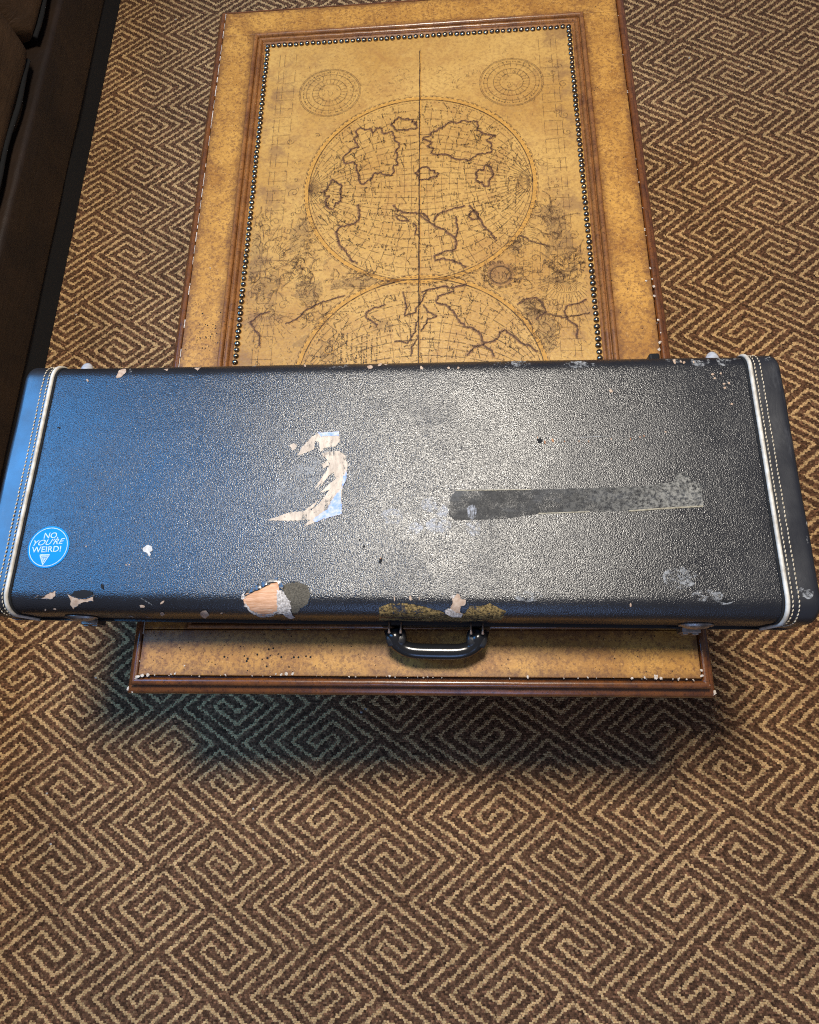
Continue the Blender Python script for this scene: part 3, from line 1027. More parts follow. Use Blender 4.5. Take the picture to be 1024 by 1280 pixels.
# right of the junction
for z, n, a in (((740, 190, 50, 200), 620, 1.45), ((760, 380, 90, 60), 380, .3), ((650, 60, 50, 40), 170, .2), ((690, 700, 60, 100), 420, 1.1), ((600, 590, 60, 60), 240, .5), ((530, 250, 40, 50), 170, 1.2), ((540, 400, 60, 80), 260, .8), ((300, 400, 100, 40), 200, 0.0), ((860, 330, 40, 70), 150, 1.0)):
    hatch(zone(z, *zb), n, 'ink2', .008, a)
    hatch(zone(z, *zb), n // 4, 'ink', .006, a + .6)
    drapery(zone((z[0], z[1], z[2] * 1.3, z[3] * 1.3), *zb), 3 + n // 45, a)
for z in ([(650, 40), (740, 30), (810, 120), (840, 260), (820, 330), (770, 300), (740, 250), (680, 350), (690, 250), (720, 190)], [(680, 420), (760, 390), (850, 330), (870, 370), (760, 450), (680, 445)], [(530, 200), (568, 240), (540, 300), (480, 260)],
          [(610, 620), (690, 590), (740, 650), (745, 780), (710, 820), (670, 780), (640, 680)], [(540, 540), (640, 530), (690, 600), (610, 640)], [(455, 490), (500, 520), (470, 520)]):
    blob('wash', P(z, *zb))
blob('rose', P([(395, 340), (450, 330), (505, 350), (525, 400), (500, 450), (450, 465), (400, 445), (378, 400)], *zb), .0004)
cc = P([(450, 400)], *zb)[0]
ribbon('ink2', [(cc[0] + .0185 * math.cos(a), cc[1] + .0185 * math.sin(a)) for a in [k * .13 for k in range(50)]], .0009)
ribbon('ink', [(cc[0] + .0168 * math.cos(a), cc[1] + .0168 * math.sin(a)) for a in [k * .13 for k in range(50)]], .0012)
for k in range(4):
    words(cc[0] - .009 + k * .006, cc[1], .014 if k in (1, 2) else .009, math.pi / 2, h=.0034)
for k in range(40):
    a = random.random() * 6.283; swirl(cc[0] + .026 * math.cos(a) + random.gauss(0, .003), cc[1] + .026 * math.sin(a), random.uniform(.002, .005))
# radiating lines (a sky chart) to the right, and fans to the left
for (c, r0, r1, a0, a1, n) in ((P([(800, 410)], *zb)[0], .012, .10, 185, 330, 22), (P([(700, 160)], *zb)[0], .02, .09, 150, 215, 9), (P([(140, 590)], *za)[0], .012, .07, 170, 350, 16), (P([(160, 330)], *za)[0], .02, .08, 20, 80, 8)):
    for k in range(n):
        a = math.radians(a0 + (a1 - a0) * k / (n - 1))
        dashed('ink2', [(c[0] + r * math.cos(a), c[1] + r * math.sin(a)) for r in [r0 + (r1 - r0) * i / 16 for i in range(17)]], .0006, 3, 1)
for k in range(6):
    dashed('ink2', P([(530 + 45 * k, 180 + 12 * i + 14 * k) for i in range(0, 20)], *zb), .0006, 4, 1)
for k in range(70):
    s = random.choice((-1, 1)); swirl(s * random.uniform(.17, .285), random.uniform(-.4, .5), random.uniform(.004, .011), w=.0008)
cz = P([(475, 800)], *za)[0]
ribbon('ochre', circ(cz, .008, n=30), .0014); ribbon('ink', circ(cz, .0065, n=30), .0008)
# far corners of the sheet: ringed sky diagrams
for sx in (-1, 1):
    for yv in (0.435, -0.435):
        c = (0.008 + sx * 0.175, yv)
        for r in (.022, .034, .046, .058, .0605):
            ribbon('ink2', circ(c, r, n=70), .0008, .3)
        for k in range(24):
            a = 2 * math.pi * k / 24
            dashed('ink2', [(c[0] + r * math.cos(a), c[1] + r * math.sin(a)) for r in [.022 + .036 * i / 8 for i in range(9)]], .0006, 3, 1)
        hatch((c[0], c[1], .018, .018), 120, 'ink2', .005, random.random() * 3)
        for k in range(30):
            a = 2 * math.pi * k / 30
            words(c[0] + .052 * math.cos(a), c[1] + .052 * math.sin(a), .008, a + 1.57, h=.002)
        hatch((sx * .17, yv, .09, .07), 240, 'ink2', .006, random.random() * 3)
hatch((0, .45, .1, .03), 240, 'ink2', .008, 0.3)
hatch((0, 0.0, .21, .37), 2200, 'ink2', .005, 1.5, 1.2)
for s in (-1, 1):
    hatch((s * .2, -.02, .07, .22), 1900, 'ink2', .006, 1.2, 1.0)
    drapery((s * .2, -.01, .07, .16), 14, 1.0)

order = ['wash', 'rose', 'ochre', 'coast', 'ink2', 'ink']
allp = MB()
for i, k in enumerate(order):
    allp.add(PRINT[k].v, PRINT[k].f, i)
allp.build('map_print', [M[k] for k in order], table, smooth=False, fix=False)

# ================================================================== GUITAR CASE
XL, XR = -0.5458, 0.5242
PL, PR = -0.4998, 0.4813
Y0, Y1 = -0.1818, 0.1832
HZ = 0.12
ZP = 0.046                                  # parting line
CROT = -0.0124
CLOC = Vector((-0.02173, 0, T))
case = tag(empty('guitar_case', CLOC, CROT), 'long worn black hard guitar case lying closed on the table', 'guitar case')
RE, RR = 0.0115, 0.027
CMI = Matrix.LocRotScale(CLOC, Euler((0, 0, CROT)), None).inverted()


def section(x, off=0.0, n_top=46, wob=0.0, zb=ZP):
    """lid outline at x: list of (y, z, ny, nz), front bottom to back bottom"""
    d = min(x - XL, XR - x); d = max(d, 0.0)
    ins = RE - math.sqrt(max(RE * RE - (RE - d) ** 2, 0)) if d < RE else 0.0
    y0, y1, z1 = Y0 + ins, Y1 - ins, HZ - ins
    r = max(RR - ins * 0.6, 0.008)
    pts = []
    for k in range(5):
        pts.append((y0, zb + (z1 - r - zb) * k / 5, -1, 0))
    for k in range(11):
        a = math.pi - math.pi / 2 * k / 10
        pts.append((y0 + r + r * math.cos(a), z1 - r + r * math.sin(a), math.cos(a), math.sin(a)))
    for k in range(1, n_top):
        pts.append((y0 + r + (y1 - y0 - 2 * r) * k / n_top, z1, 0, 1))
    for k in range(11):
        a = math.pi / 2 - math.pi / 2 * k / 10
        pts.append((y1 - r + r * math.cos(a), z1 - r + r * math.sin(a), math.cos(a), math.sin(a)))
    for k in range(1, 6):
        pts.append((y1, z1 - r - (z1 - r - zb) * k / 5, 1, 0))
    out = []
    for y, z, ny, nz in pts:
        o = off
        o += 0.0007 * noise.noise(Vector((x * 9, y * 9, z * 9))) * max(0.0, min(1.0, (z - zb) * 60))
        if wob:
            o += wob * noise.noise(Vector((x * 40, y * 22, z * 40 + 5)))
        out.append(Vector((x, y + ny * o, z + nz * o)))
    return out


def xs_between(a, b, n):
    xs = [a + (b - a) * i / n for i in range(n + 1)]
    ex = []
    for k in range(1, 8):
        q = RE * (1 - math.cos(math.pi / 2 * k / 8))
        ex += [XL + q, XR - q]
    xs += [e for e in ex if min(a, b) < e < max(a, b)]
    return sorted(set(round(x, 6) for x in xs))


def shell(xs, off, wob=0.0, closed_ends=(True, True)):
    mb = MB()
    rows = [section(x, off, wob=wob) for x in xs]
    mb.grid(rows)
    nc = len(rows[0])
    if closed_ends[0]:
        mb.f.append(tuple(range(nc))); mb.m.append(0)
    if closed_ends[1]:
        b = (len(rows) - 1) * nc
        mb.f.append(tuple(range(b, b + nc))[::-1]); mb.m.append(0)
    return mb


lid_mb = shell(xs_between(XL + 0.002, XR - 0.002, 170), 0.0)
lid = lid_mb.build('lid', M['tolex'], case)
capL = shell(xs_between(XL, PL - 0.0005, 14), 0.0016, 0.0011, (True, False))
capR = shell(xs_between(PR + 0.0005, XR, 14), 0.0016, 0.0011, (False, True))
o = capL.build('end_cap', M['cap'], case)
o = capR.build('end_cap', M['cap'], case)

# base half
mb = MB()
rows = []
for x in xs_between(XL + 0.001, XR - 0.001, 60):
    d = max(min(x - XL, XR - x), 0); ins = RE - math.sqrt(max(RE * RE - (RE - d) ** 2, 0)) if d < RE else 0
    y0, y1 = Y0 + 0.001 + ins, Y1 - 0.001 - ins; r = 0.016; zb0 = 0.004
    pr = [(y0, ZP - 0.004)]
    for k in range(8):
        a = math.pi + math.pi / 2 * k / 7
        pr.append((y0 + r + r * math.cos(a), zb0 + r + r * math.sin(a)))
    for k in range(8):
        a = 1.5 * math.pi + math.pi / 2 * k / 7
        pr.append((y1 - r + r * math.cos(a), zb0 + r + r * math.sin(a)))
    pr.append((y1, ZP - 0.004))
    rows.append([(x, y, z) for y, z in pr])
mb.grid(rows, closed=True)
n0 = len(rows[0]); mb.f.append(tuple(range(n0))); mb.m.append(0); b0 = (len(rows) - 1) * n0; mb.f.append(tuple(range(b0, b0 + n0))[::-1]); mb.m.append(0)
mb.build('base', M['tolex'], case)
# valance strip at the parting line
mb = MB()
path = []
q = 0.014; ex = 0.0035
for cx, cy, a0 in ((XR - q, Y0 + q, -90), (XR - q, Y1 - q, 0), (XL + q, Y1 - q, 90), (XL + q, Y0 + q, 180)):
    for k in range(7):
        a = math.radians(a0 + 15 * k); path.append((cx + (q + ex) * math.cos(a), cy + (q + ex) * math.sin(a)))
path.append(path[0])
mb.grid([[(x, y, ZP - 0.005), (x, y, ZP + 0.003)] + [(x * 0.985, y * 0.95, ZP + 0.0035)] for x, y in path])
mb.grid([[(x, y, ZP - 0.005), (x * 0.985, y * 0.95, ZP - 0.0055)] for x, y in path])
mb.build('valance', M['plastic'], case, sharp=40)

# rubber feet below
for sx in (-0.46, 0.44):
    for sy in (-0.13, 0.13):
        mb = MB()
        mb.grid([[(sx + r * math.cos(a), sy + r * math.sin(a), z) for a in [2 * math.pi * k / 14 for k in range(14)]] for z, r in ((0.0005, 0.010), (0.003, 0.012), (0.006, 0.012))], closed=True)
        mb.build('foot', M['plastic'], case)

# piping and stitching round each end
for px, sgn in ((PL, -1), (PR, 1)):
    mb = MB()
    sec = section(px, 0.0018)
    mb.tube(sec, 0.0027, 10)
    mb.build('piping', M['piping'], case)
    mb = MB()                                  # dark tube painting the groove's shade on the piping's inner side
    sec = section(px - sgn * 0.0042, 0.0005)
    mb.tube(sec, 0.0014, 6)
    mb.build('piping_shade', M['hole'], case)
    for dx in (0.0056, 0.0128):
        mb = MB()
        sec = section(px + sgn * dx, 0.0022, n_top=46)
        # resample by length into stitches
        L = [0.0]
        for a, b in zip(sec[:-1], sec[1:]): L.append(L[-1] + (b - a).length)

        def at(s):
            for i in range(len(L) - 1):
                if L[i + 1] >= s:
                    return sec[i].lerp(sec[i + 1], (s - L[i]) / max(L[i + 1] - L[i], 1e-9))
            return sec[-1].copy()
        s = 0.03
        while s < L[-1] - 0.03:
            w = random.uniform(-0.0003, 0.0003)
            ps = [at(s), at(s + 0.0012), at(s + 0.0030), at(s + 0.0042)]
            for i, p in enumerate(ps):
                p.x += w + (0.0005 if i > 1 else -0.0001)
            if True:
                mb.tube(ps, [0.0003, 0.0008, 0.0008, 0.0003], 5)
            s += 0.0056
        o = mb.build('stitch', M['thread'], case); o['kind'] = 'stuff'

# ---------------------------------------------------------------- wear decals wrapped on the lid
allv = MB()
for m in (lid_mb, capL, capR):
    allv.add(m.v, m.f)
BVH = BVHTree.FromPolygons([Vector(p) for p in allv.v], allv.f)
CAMC = CMI @ CAM
CM3 = CMI.to_3x3()


def cast(px, py):
    d = (CM3 @ ray(px, py)).normalized()
    p, nrm, i, dist = BVH.ray_cast(CAMC, d)
    if p is None:
        return None
    if nrm.dot(d) > 0: nrm = -nrm
    return p, nrm


def jagged(poly, step=1.6, amp=0.9, seed=0):
    out = []
    n = len(poly)
    for i in range(n):
        a, b = poly[i], poly[(i + 1) % n]
        l = math.hypot(b[0] - a[0], b[1] - a[1]); k = max(1, int(l / step))
        for j in range(k):
            x = a[0] + (b[0] - a[0]) * j / k; y = a[1] + (b[1] - a[1]) * j / k
            v = noise.noise_vector(Vector((x * 0.45, y * 0.45, seed))) + noise.noise_vector(Vector((x * 1.3, y * 1.3, seed + 3))) * 0.5
            out.append((x + v.x * amp, y + v.y * amp))
    return out


def decal_into(mb, poly, layer, grid=4.0, step=1.6, amp=0.9, seed=0.0, bulge=0.0, mi=0):
    o = jagged(poly, step, amp, seed) if amp else [tuple(p) for p in poly]
    n = len(o)
    pts = [Vector(p) for p in o]
    x0, x1 = min(p[0] for p in o), max(p[0] for p in o); y0, y1 = min(p[1] for p in o), max(p[1] for p in o)
    gx = x0 + grid / 2
    while gx < x1:
        gy = y0 + grid / 2
        while gy < y1:
            pts.append(Vector((gx, gy))); gy += grid
        gx += grid
    r = delaunay_2d_cdt(pts, [], [list(range(n))], 1, 1e-5)
    vv, faces = r[0], r[2]
    top = []
    ok = []
    for p in vv:
        h = cast(p.x, p.y)
        if h is None:
            top.append((0, 0, 0)); ok.append(False)
        else:
            q, nm = h
            top.append(q + nm * (0.0004 + 0.00022 * layer + bulge * (0.5 + noise.noise(Vector((p.x * .2, p.y * .2, seed)))))); ok.append(True)
    fs = [f for f in faces if all(ok[i] for i in f)]
    mb.add(top, fs, mi)


def decal(name, polys, mat, layer=0, label=None, stuff=False, **kw):
    if not stuff:
        for i, p in enumerate(polys):
            mb = MB()
            decal_into(mb, p, layer, seed=i * 3.1 + layer, **kw)
            o = mb.build(name, mat, case, smooth=True, fix=False)
            if label and i == 0 and len(polys) == 1: o['label'] = label
        return
    mb = MB()
    for i, p in enumerate(polys):
        decal_into(mb, p, layer, seed=i * 3.1 + layer, **kw)
    o = mb.build(name, mat, case, smooth=True, fix=False)
    o['kind'] = 'stuff'
    return o


def round_poly(x, y, r, e=1.0, ang=0.0, n=9):
    out = []
    for k in range(n):
        a = 2 * math.pi * k / n; q = r * random.uniform(0.65, 1.2)
        u, v = q * math.cos(a), q * e * math.sin(a)
        out.append((x + u * math.cos(ang) - v * math.sin(ang), y + u * math.sin(ang) + v * math.cos(ang)))
    return out


def ell(x, y, rx, ry, n=14):
    return [(x + rx * math.cos(2 * math.pi * k / n), y + ry * math.sin(2 * math.pi * k / n)) for k in range(n)]


def torn_edge(poly, r=0.0005, seed=0.0, amp=0.8, lift=0.0003):
    o = jagged(poly, 1.2, amp, seed)
    runs, cur = [], []
    for p in o + [o[0]]:
        h = cast(*p)
        keep = h is not None and noise.noise(Vector((p[0] * .12, p[1] * .12, seed + 9))) > -0.28
        if keep: cur.append(h[0] + h[1] * (lift + 0.0006 * max(0, noise.noise(Vector((p[0] * .3, p[1] * .3, seed))))))
        else:
            if len(cur) > 2: runs.append(cur)
            cur = []
    if len(cur) > 2: runs.append(cur)
    mb = MB()
    for c in runs:
        mb.tube(c, [r * random.uniform(0.5, 1.5) for _ in c], 5)
    if mb.v:
        ob = mb.build('torn_edge', M['cap'], case); ob['kind'] = 'stuff'


# torn paper label
decal('torn_paper', [
    [(371.6, 570), (377, 560), (390, 546), (398, 541.6), (424, 540), (424.8, 552), (419, 558), (406, 560), (401, 565), (399, 553), (394, 551), (393, 562), (383, 566)],
    [(362, 557), (367, 553), (371, 558), (366, 563)],
    [(400, 610), (409, 597), (418, 590), (420, 585), (414, 583), (405, 592)], [(393, 613), (402, 603), (408, 592), (403, 596)], [(402, 580), (410, 576), (412, 581), (404, 586)], [(370, 647), (390, 632), (400, 622), (392, 634), (378, 645)],
    [(402, 567), (423, 563.4), (432, 570), (435, 582), (431, 599), (427, 615), (427, 643), (411, 647), (397, 652), (379, 659), (388, 650), (362, 651), (334, 650.6), (364, 640), (390, 638), (402, 626), (412, 612), (400, 616), (420, 598), (417, 590), (409, 588), (413, 580)]],
    M['paper'], 0, 'torn cream paper remnant of a label', amp=1.1, bulge=0.0002)
decal('blue_print', [[(409, 637), (418, 621), (426.5, 612), (427, 643), (411, 647), (394, 653), (391, 650), (402, 641)], [(398, 541), (424, 539.6), (424.5, 544.5), (402, 545.5)], [(429, 597), (434, 588), (433, 600), (427, 612)]],
      M['paperblue'], 2, amp=1.3)
# tape strip
decal('tape_strip', [[(570, 613), (610, 613), (716, 610.7), (800, 608), (842, 602.6), (846, 592), (856, 590), (862, 599), (877, 606), (879, 632.5), (832, 635), (786, 638.5), (737, 639.6), (673, 642), (628, 649), (568, 650), (561, 643), (563, 622)]],
      M['tape'], 0, 'long strip of old clear tape', amp=0.7, grid=5.0)
decal('glue_line', [[(786, 638), (832, 634.6), (879, 632), (879, 633.6), (832, 636.6), (786, 639.6)], [(673, 641.5), (737, 639.2), (737, 640.4), (673, 642.8)], [(570, 612.6), (664, 611.4), (664, 612.6), (570, 613.8)]], M['tapeline'], 2, amp=0.4)
# big peel down to the plywood
decal('bare_wood', [[(303.5, 747), (310, 739.6), (326, 734.6), (338, 727), (346.6, 726), (349, 733), (348, 764), (337.7, 770), (323.8, 770), (313.6, 764), (306.5, 756)]], M['rawwood'], 0, 'patch of bare orange plywood where the vinyl tore off', amp=0.8)
decal('torn_fibre', [[(346, 738), (352, 738), (358, 745), (363, 752), (364, 765), (369, 772), (360, 773), (355, 767), (347, 766)], [(305, 756), (314, 766), (325, 771), (337, 771), (348, 766), (347, 763), (337, 767), (324, 767), (314, 762), (307, 753)], [(302, 744), (306, 740), (306, 748), (303, 749)]], M['fibre'], 2, amp=1.6)
decal('cloth_backing', [[(352, 735), (360, 729), (372, 728), (383, 731), (388, 742), (385, 755), (376, 760), (372, 766), (365, 766), (363, 752), (357, 744)]], M['backing'], 1, amp=1.2)
decal('vinyl_flap', [[(308, 740.5), (320, 732), (331, 727), (345, 721.5), (352, 728), (356, 735), (350, 737), (347.5, 727.5), (339, 728.5), (327, 736), (313, 741)]], M['cap'], 4, amp=0.5, bulge=0.0022)
torn_edge([(302.5, 747), (309, 739), (326, 733.6), (338, 726), (347, 725)], 0.0007, 2.0)
torn_edge([(352, 734), (360, 728), (372, 727), (384, 730), (389, 742), (386, 755), (377, 761), (371, 767), (362, 772), (347, 765), (337.7, 771), (323.8, 771), (313, 765), (305, 756), (302.5, 747), (305, 756), (313, 765), (323.8, 771), (337.7, 771), (347, 765), (362, 772), (371, 767), (377, 761), (386, 755), (389, 742), (384, 730), (372, 727), (360, 728)], 0.0005, 4.0, 0.6)
torn_edge([(565, 747), (572, 742), (575, 743), (576, 748), (583, 750), (582, 756), (576, 758), (575, 765), (579, 769), (567, 770), (556, 762), (563, 760), (566, 754)], 0.0005, 5.0)
torn_edge([(84, 742), (90, 745), (98, 748), (108, 748), (117, 744), (117, 751), (103, 753), (97, 757), (92, 761), (88, 756), (89, 751)], 0.0006, 6.0)
torn_edge([(41, 748.5), (48, 744.5), (56, 744.5), (62, 741), (69, 739), (70, 744), (65, 749), (56, 748.5)], 0.0005, 7.0)
# worn front roll
decal('worn_edge', [[(474, 759), (488, 754), (508, 754), (529, 758), (551, 764), (562, 768), (582, 766), (587, 757), (605, 757), (612, 754), (633, 764), (627, 775), (597, 776), (530, 776), (474, 775)]], M['scuff'], 0, 'worn yellowish edge above the handle', amp=0.9, grid=3.0)
decal('chip', [[(565, 747), (572, 742), (575, 743), (576, 748), (583, 750), (582, 756), (576, 758), (575, 765), (579, 769), (573, 771), (567, 769), (559, 767), (556, 762), (563, 760), (566, 754)]], M['chip'], 1, 'pale peeled chip above the handle', amp=0.8)
decal('torn_fibre', [[(556, 762), (563, 760), (570, 765), (579, 767), (577, 771), (566, 771), (557, 767)], [(563, 747), (566, 744), (570, 744), (567, 749)]], M['fibre'], 3, amp=1.0)
# lower left corner
decal('chip', [[(41, 748.5), (48, 744.5), (56, 744.5), (62, 741), (69, 739), (70, 744), (65, 749), (56, 748.5), (48, 748)]], M['chip'], 0, amp=0.8)
decal('gouge', [[(41, 748.5), (50, 744), (58, 746), (48, 749)], [(93, 740), (103, 737), (115, 739), (117, 746), (106, 749), (96, 747), (90, 744)], [(126, 730), (129, 731), (130, 737), (127, 736)]], M['hole'], 2, amp=0.9)
decal('chip', [[(84, 742), (90, 745), (98, 748), (108, 748), (117, 744), (117, 751), (103, 753), (97, 757), (92, 761), (88, 756), (89, 751)]], M['chip'], 1, amp=0.9)
decal('chip', [[(178, 686), (184, 681), (190, 683), (191, 688), (187, 690), (189, 693), (187, 696), (184, 691), (179, 689)]], M['chipw'], 0, 'small white chip in the middle of the blue sheen', amp=0.6)
# back edge chips
decal('chip', [[(145, 472), (149, 463), (157, 460.5), (158, 465), (151, 472)], [(182, 457.5), (188, 455), (213, 454.5), (214, 458), (200, 460), (190, 459.5)], [(227, 457), (232, 454.6), (262, 454), (262, 457.5), (250, 460), (247, 463.5), (243, 460), (233, 459.5)], [(160, 457), (169, 456.2), (168, 459.5), (162, 459.5)], [(268, 455), (290, 454.2), (288, 457), (271, 457.5)], [(305, 454.8), (318, 454.4), (316, 457.4)], [(205, 462), (211, 461), (209, 464)], [(110, 457.5), (115, 457), (114, 459)]], M['chip'], 0, 'row of pale chips along the back edge', amp=0.7)
# assorted small nicks
nick = [(round_poly(x, y, r, e, a)) for x, y, r, e, a in (
    (203, 753, 3.4, .45, -.7), (178, 758, 3.2, .6, .2), (203, 767, 3, .8, 1), (256, 767.5, 6, .75, .1), (110, 476, 1.4, 1, 0), (372, 455, 2.5, .7, 0), (381, 457, 2, .7, .5), (463, 459, 3.4, .8, 0), (475, 456, 4, .4, -.4), (484, 455, 4, .4, -.2), (527, 460, 2, 1, 0),
    (561, 460, 1.6, 1, 0), (573, 460, 1.6, 1, 0), (828, 446, 3, .7, 0), (843, 452, 3.2, .6, 1.3), (851, 452, 2, .5, 1.2), (855, 453.5, 1.6, 1, 0), (867, 453, 1.8, .6, 1), (891, 468, 2.2, .6, 0), (893, 473, 1.6, 1, 0), (901, 467, 1.3, 1, 0), (905, 480, 1.7, .7, .3), (906, 485, 1.6, 1, 0), (911, 479, 1.4, 1, 0),
    (914.6, 505, 1.5, 1, 0), (788, 756, 2.6, .5, 1.5), (493, 748, 3, .3, 1.5), (513, 748, 3, .5, 1.5), (524, 748, 2, .3, 1.5), (832, 540, 1.4, .8, 0), (57, 762, 1.3, 1, 0), (69, 761, 2, .7, 0), (109, 475, 1, 1, 0), (158, 706, 1, 1, 0), (162, 706, 1, 1, 0), (108, 683, 1, 1, 0), (764, 489, 2.5, .7, .3), (240, 454, 1.5, 1, 0), (307, 747, 1.2, 1, 0), (277, 766, 1.6, .6, 0))]
decal('nick', nick, M['chip'], 1, stuff=True, amp=0.3)
decal('scratch', [[(176, 747), (184, 751), (192, 756), (191, 757), (183, 752.4), (176, 748.4)], [(158, 769.5), (164, 769), (169, 771.5), (164, 770.4)], [(181, 770.5), (187, 770), (192, 771.3), (186, 771.3)], [(893, 749), (899, 752), (908, 754), (918, 751.5), (910, 756), (899, 755)], [(870, 741), (880, 744), (889, 748), (880, 745.3)],
                  [(688, 548.5), (830, 541.6), (830, 542), (690, 549.2)], [(215, 466), (240, 470), (262, 476), (262, 476.5), (240, 470.7), (215, 466.6)], [(160, 466), (163, 461), (164, 463.5), (168, 462), (164, 466)]], M['smear'], 2, amp=0.25)
decal('orange_fleck', [round_poly(x, y, r, .5, 1.4) for x, y, r in ((691, 551, 2.6), (706, 552, 1.4), (724, 552, 1.3), (736, 552, 1.4), (764, 549, 1.0), (788, 549, 1.5), (800, 546.5, 1.3), (805, 545, 1.5), (681, 553, 2.4), (672, 547, 1.4), (476, 698, 1.6))], M['orange'], 2, stuff=True, amp=0.2)
decal('gouge', [round_poly(675, 551, 4.4, .7, .7), round_poly(476, 701, 3.4, .7, -.9), round_poly(74, 534.6, 2.2, .6, .3), round_poly(905, 752, 5, .5, -.1), round_poly(450, 675, 1.4), round_poly(455, 683, 1.5)], M['hole'], 1, amp=0.4)
# chalky smears and label residue
decal('smear', [ell(905, 450, 10, 7), ell(920, 446.5, 7, 3.5), ell(875, 452, 12, 6), ell(843, 449, 12, 4), ell(1011, 655, 4, 7), ell(1013, 674, 5, 9), ell(1010, 743, 7, 6), ell(1000, 733, 5, 8), ell(660, 745, 18, 7), ell(884, 745, 20, 8), ell(850, 722, 22, 14), ell(725, 456, 20, 4), ell(640, 455, 24, 4), ell(300, 456, 24, 3.5), ell(420, 457, 18, 3.5)], M['smear'], 0, amp=1.5, grid=3.5)
decal('chip', [[(955, 448), (962, 446.5), (964, 450), (958, 452.5), (956, 450.5)]], M['smear'], 2, amp=0.5)
decal('label_residue', [ell(490, 646, 14, 10), ell(537, 631, 10, 9), ell(548, 657, 16, 9), ell(592, 660, 9, 10), ell(552, 640, 8, 10), ell(520, 660, 9, 7), ell(590, 640, 6, 9)], M['residue'], 0, amp=2.2, grid=3.5)
decal('label_residue', [[(360, 590), (385, 572), (402, 572), (408, 590), (395, 612), (370, 628), (345, 640), (340, 625)]], M['smear'], 0, amp=2.5)

# ---------------------------------------------------------------- round sticker
SC = Vector((-0.4552, -0.0966)); SR = 0.0288


def top_z(x, y):
    h = BVH.ray_cast(Vector((x, y, 0.3)), Vector((0, 0, -1)))
    return h[0].z if h[0] is not None else HZ


def flat_to_lid(mb, pts, faces, dz, mi=0):
    mb.add([(x, y, top_z(x, y) + dz) for x, y in pts], faces, mi)


mb = MB()
n = 64
rings = [[(SC.x + SR * f * math.cos(2 * math.pi * k / n), SC.y + SR * f * math.sin(2 * math.pi * k / n)) for k in range(n)] for f in (0.25, 0.5, 0.75, 0.97, 1.0, 1.0)]
rows = [[(x, y, top_z(x, y) + (0.0007 if i < 4 else 0.0006 if i == 4 else 0.0001)) for x, y in r] for i, r in enumerate(rings)]
mb.grid(rows, closed=True); mb.f.append(tuple(range(n))); mb.m.append(0)
st = mb.build('sticker', M['sticker'], case)
st['label'] = 'round blue sticker with white lettering'
mb = MB()
flat = [[(SC.x + SR * f * math.cos(2 * math.pi * k / n), SC.y + SR * f * math.sin(2 * math.pi * k / n)) for k in range(n)] for f in (0.89, 0.922)]
mb.grid([[(x, y, top_z(x, y) + 0.00095) for x, y in r] for r in flat], closed=True)
o = mb.build('sticker_ring', M['lettering'], st, fix=False)


def text_mesh(body, shear=0.0, bold=0.0):
    cu = bpy.data.curves.new('t', 'FONT')
    cu.body = body; cu.size = 1.0; cu.shear = shear; cu.offset = bold; cu.align_x = 'CENTER'; cu.resolution_u = 4
    ob = bpy.data.objects.new('t', cu); COL.objects.link(ob)
    dg = bpy.context.evaluated_depsgraph_get(); dg.update()
    me = bpy.data.meshes.new_from_object(ob.evaluated_get(dg))
    v = [tuple(p.co[:2]) for p in me.vertices]; f = [tuple(p.vertices) for p in me.polygons]
    bpy.data.objects.remove(ob); bpy.data.meshes.remove(me); bpy.data.curves.remove(cu)
    return v, f


def put_text(body, cx, cy, w, h, ang, shear=0.0, bold=0.028):
    v, f = text_mesh(body, shear, bold)
    xs = [p[0] for p in v]; ys = [p[1] for p in v if True]
    x0, x1 = min(xs), max(xs)
    cap = 0.70
    mb = MB()
    ca, sa = math.cos(ang), math.sin(ang)
    pts = []
    for x, y in v:
        u = ((x - x0) / (x1 - x0) - 0.5) * w; q = (y / cap) * h
        pts.append((SC.x + cx + u * ca - q * sa, SC.y + cy + u * sa + q * ca))
    flat_to_lid(mb, pts, f, 0.00105)
    return mb.build('lettering', M['lettering'], st, smooth=False, fix=False)


A_ = math.radians(2.5)
put_text("NO,", 0.0012, 0.0120, 0.0205, 0.0078, A_, 0.12, 0.006)
put_text("YOU'RE", 0.0003, 0.0030, 0.0435, 0.0075, A_ + 0.035, 0.42, 0.006)
put_text("WEIRD!", -0.0018, -0.0070, 0.0405, 0.0078, A_, 0.0, 0.010)
# little shield-shaped emblem under the words
mb = MB()
def em(pts, z=0.00105):
    flat_to_lid(mb, [(SC.x - 0.0030 + a, SC.y - 0.0165 + b) for a, b in pts], [tuple(range(len(pts)))], z)
em([(-.0068, .0062), (.0072, .0066), (.0068, .0048), (-.0066, .0044)])
em([(-.0066, .0042), (-.0050, .0042), (.0008, -.0068), (0.0, -.0088)])
em([(.0068, .0046), (.0052, .0045), (.0003, -.0058), (0.0, -.0088)])
em([(-.0045, .0034), (.0046, .0037), (.0042, .0024), (-.0040, .0020)])
em([(-.0026, .0012), (-.0012, .0014), (.0008, -.0034), (0.0, -.0046)])
em([(-.0004, .0014), (.0008, .0015), (.0018, -.0010), (.0011, -.0024)])
em([(.0016, .0016), (.0032, .0017), (.0024, -.0002)])
mb.build('emblem', M['lettering'], st, smooth=False, fix=False)

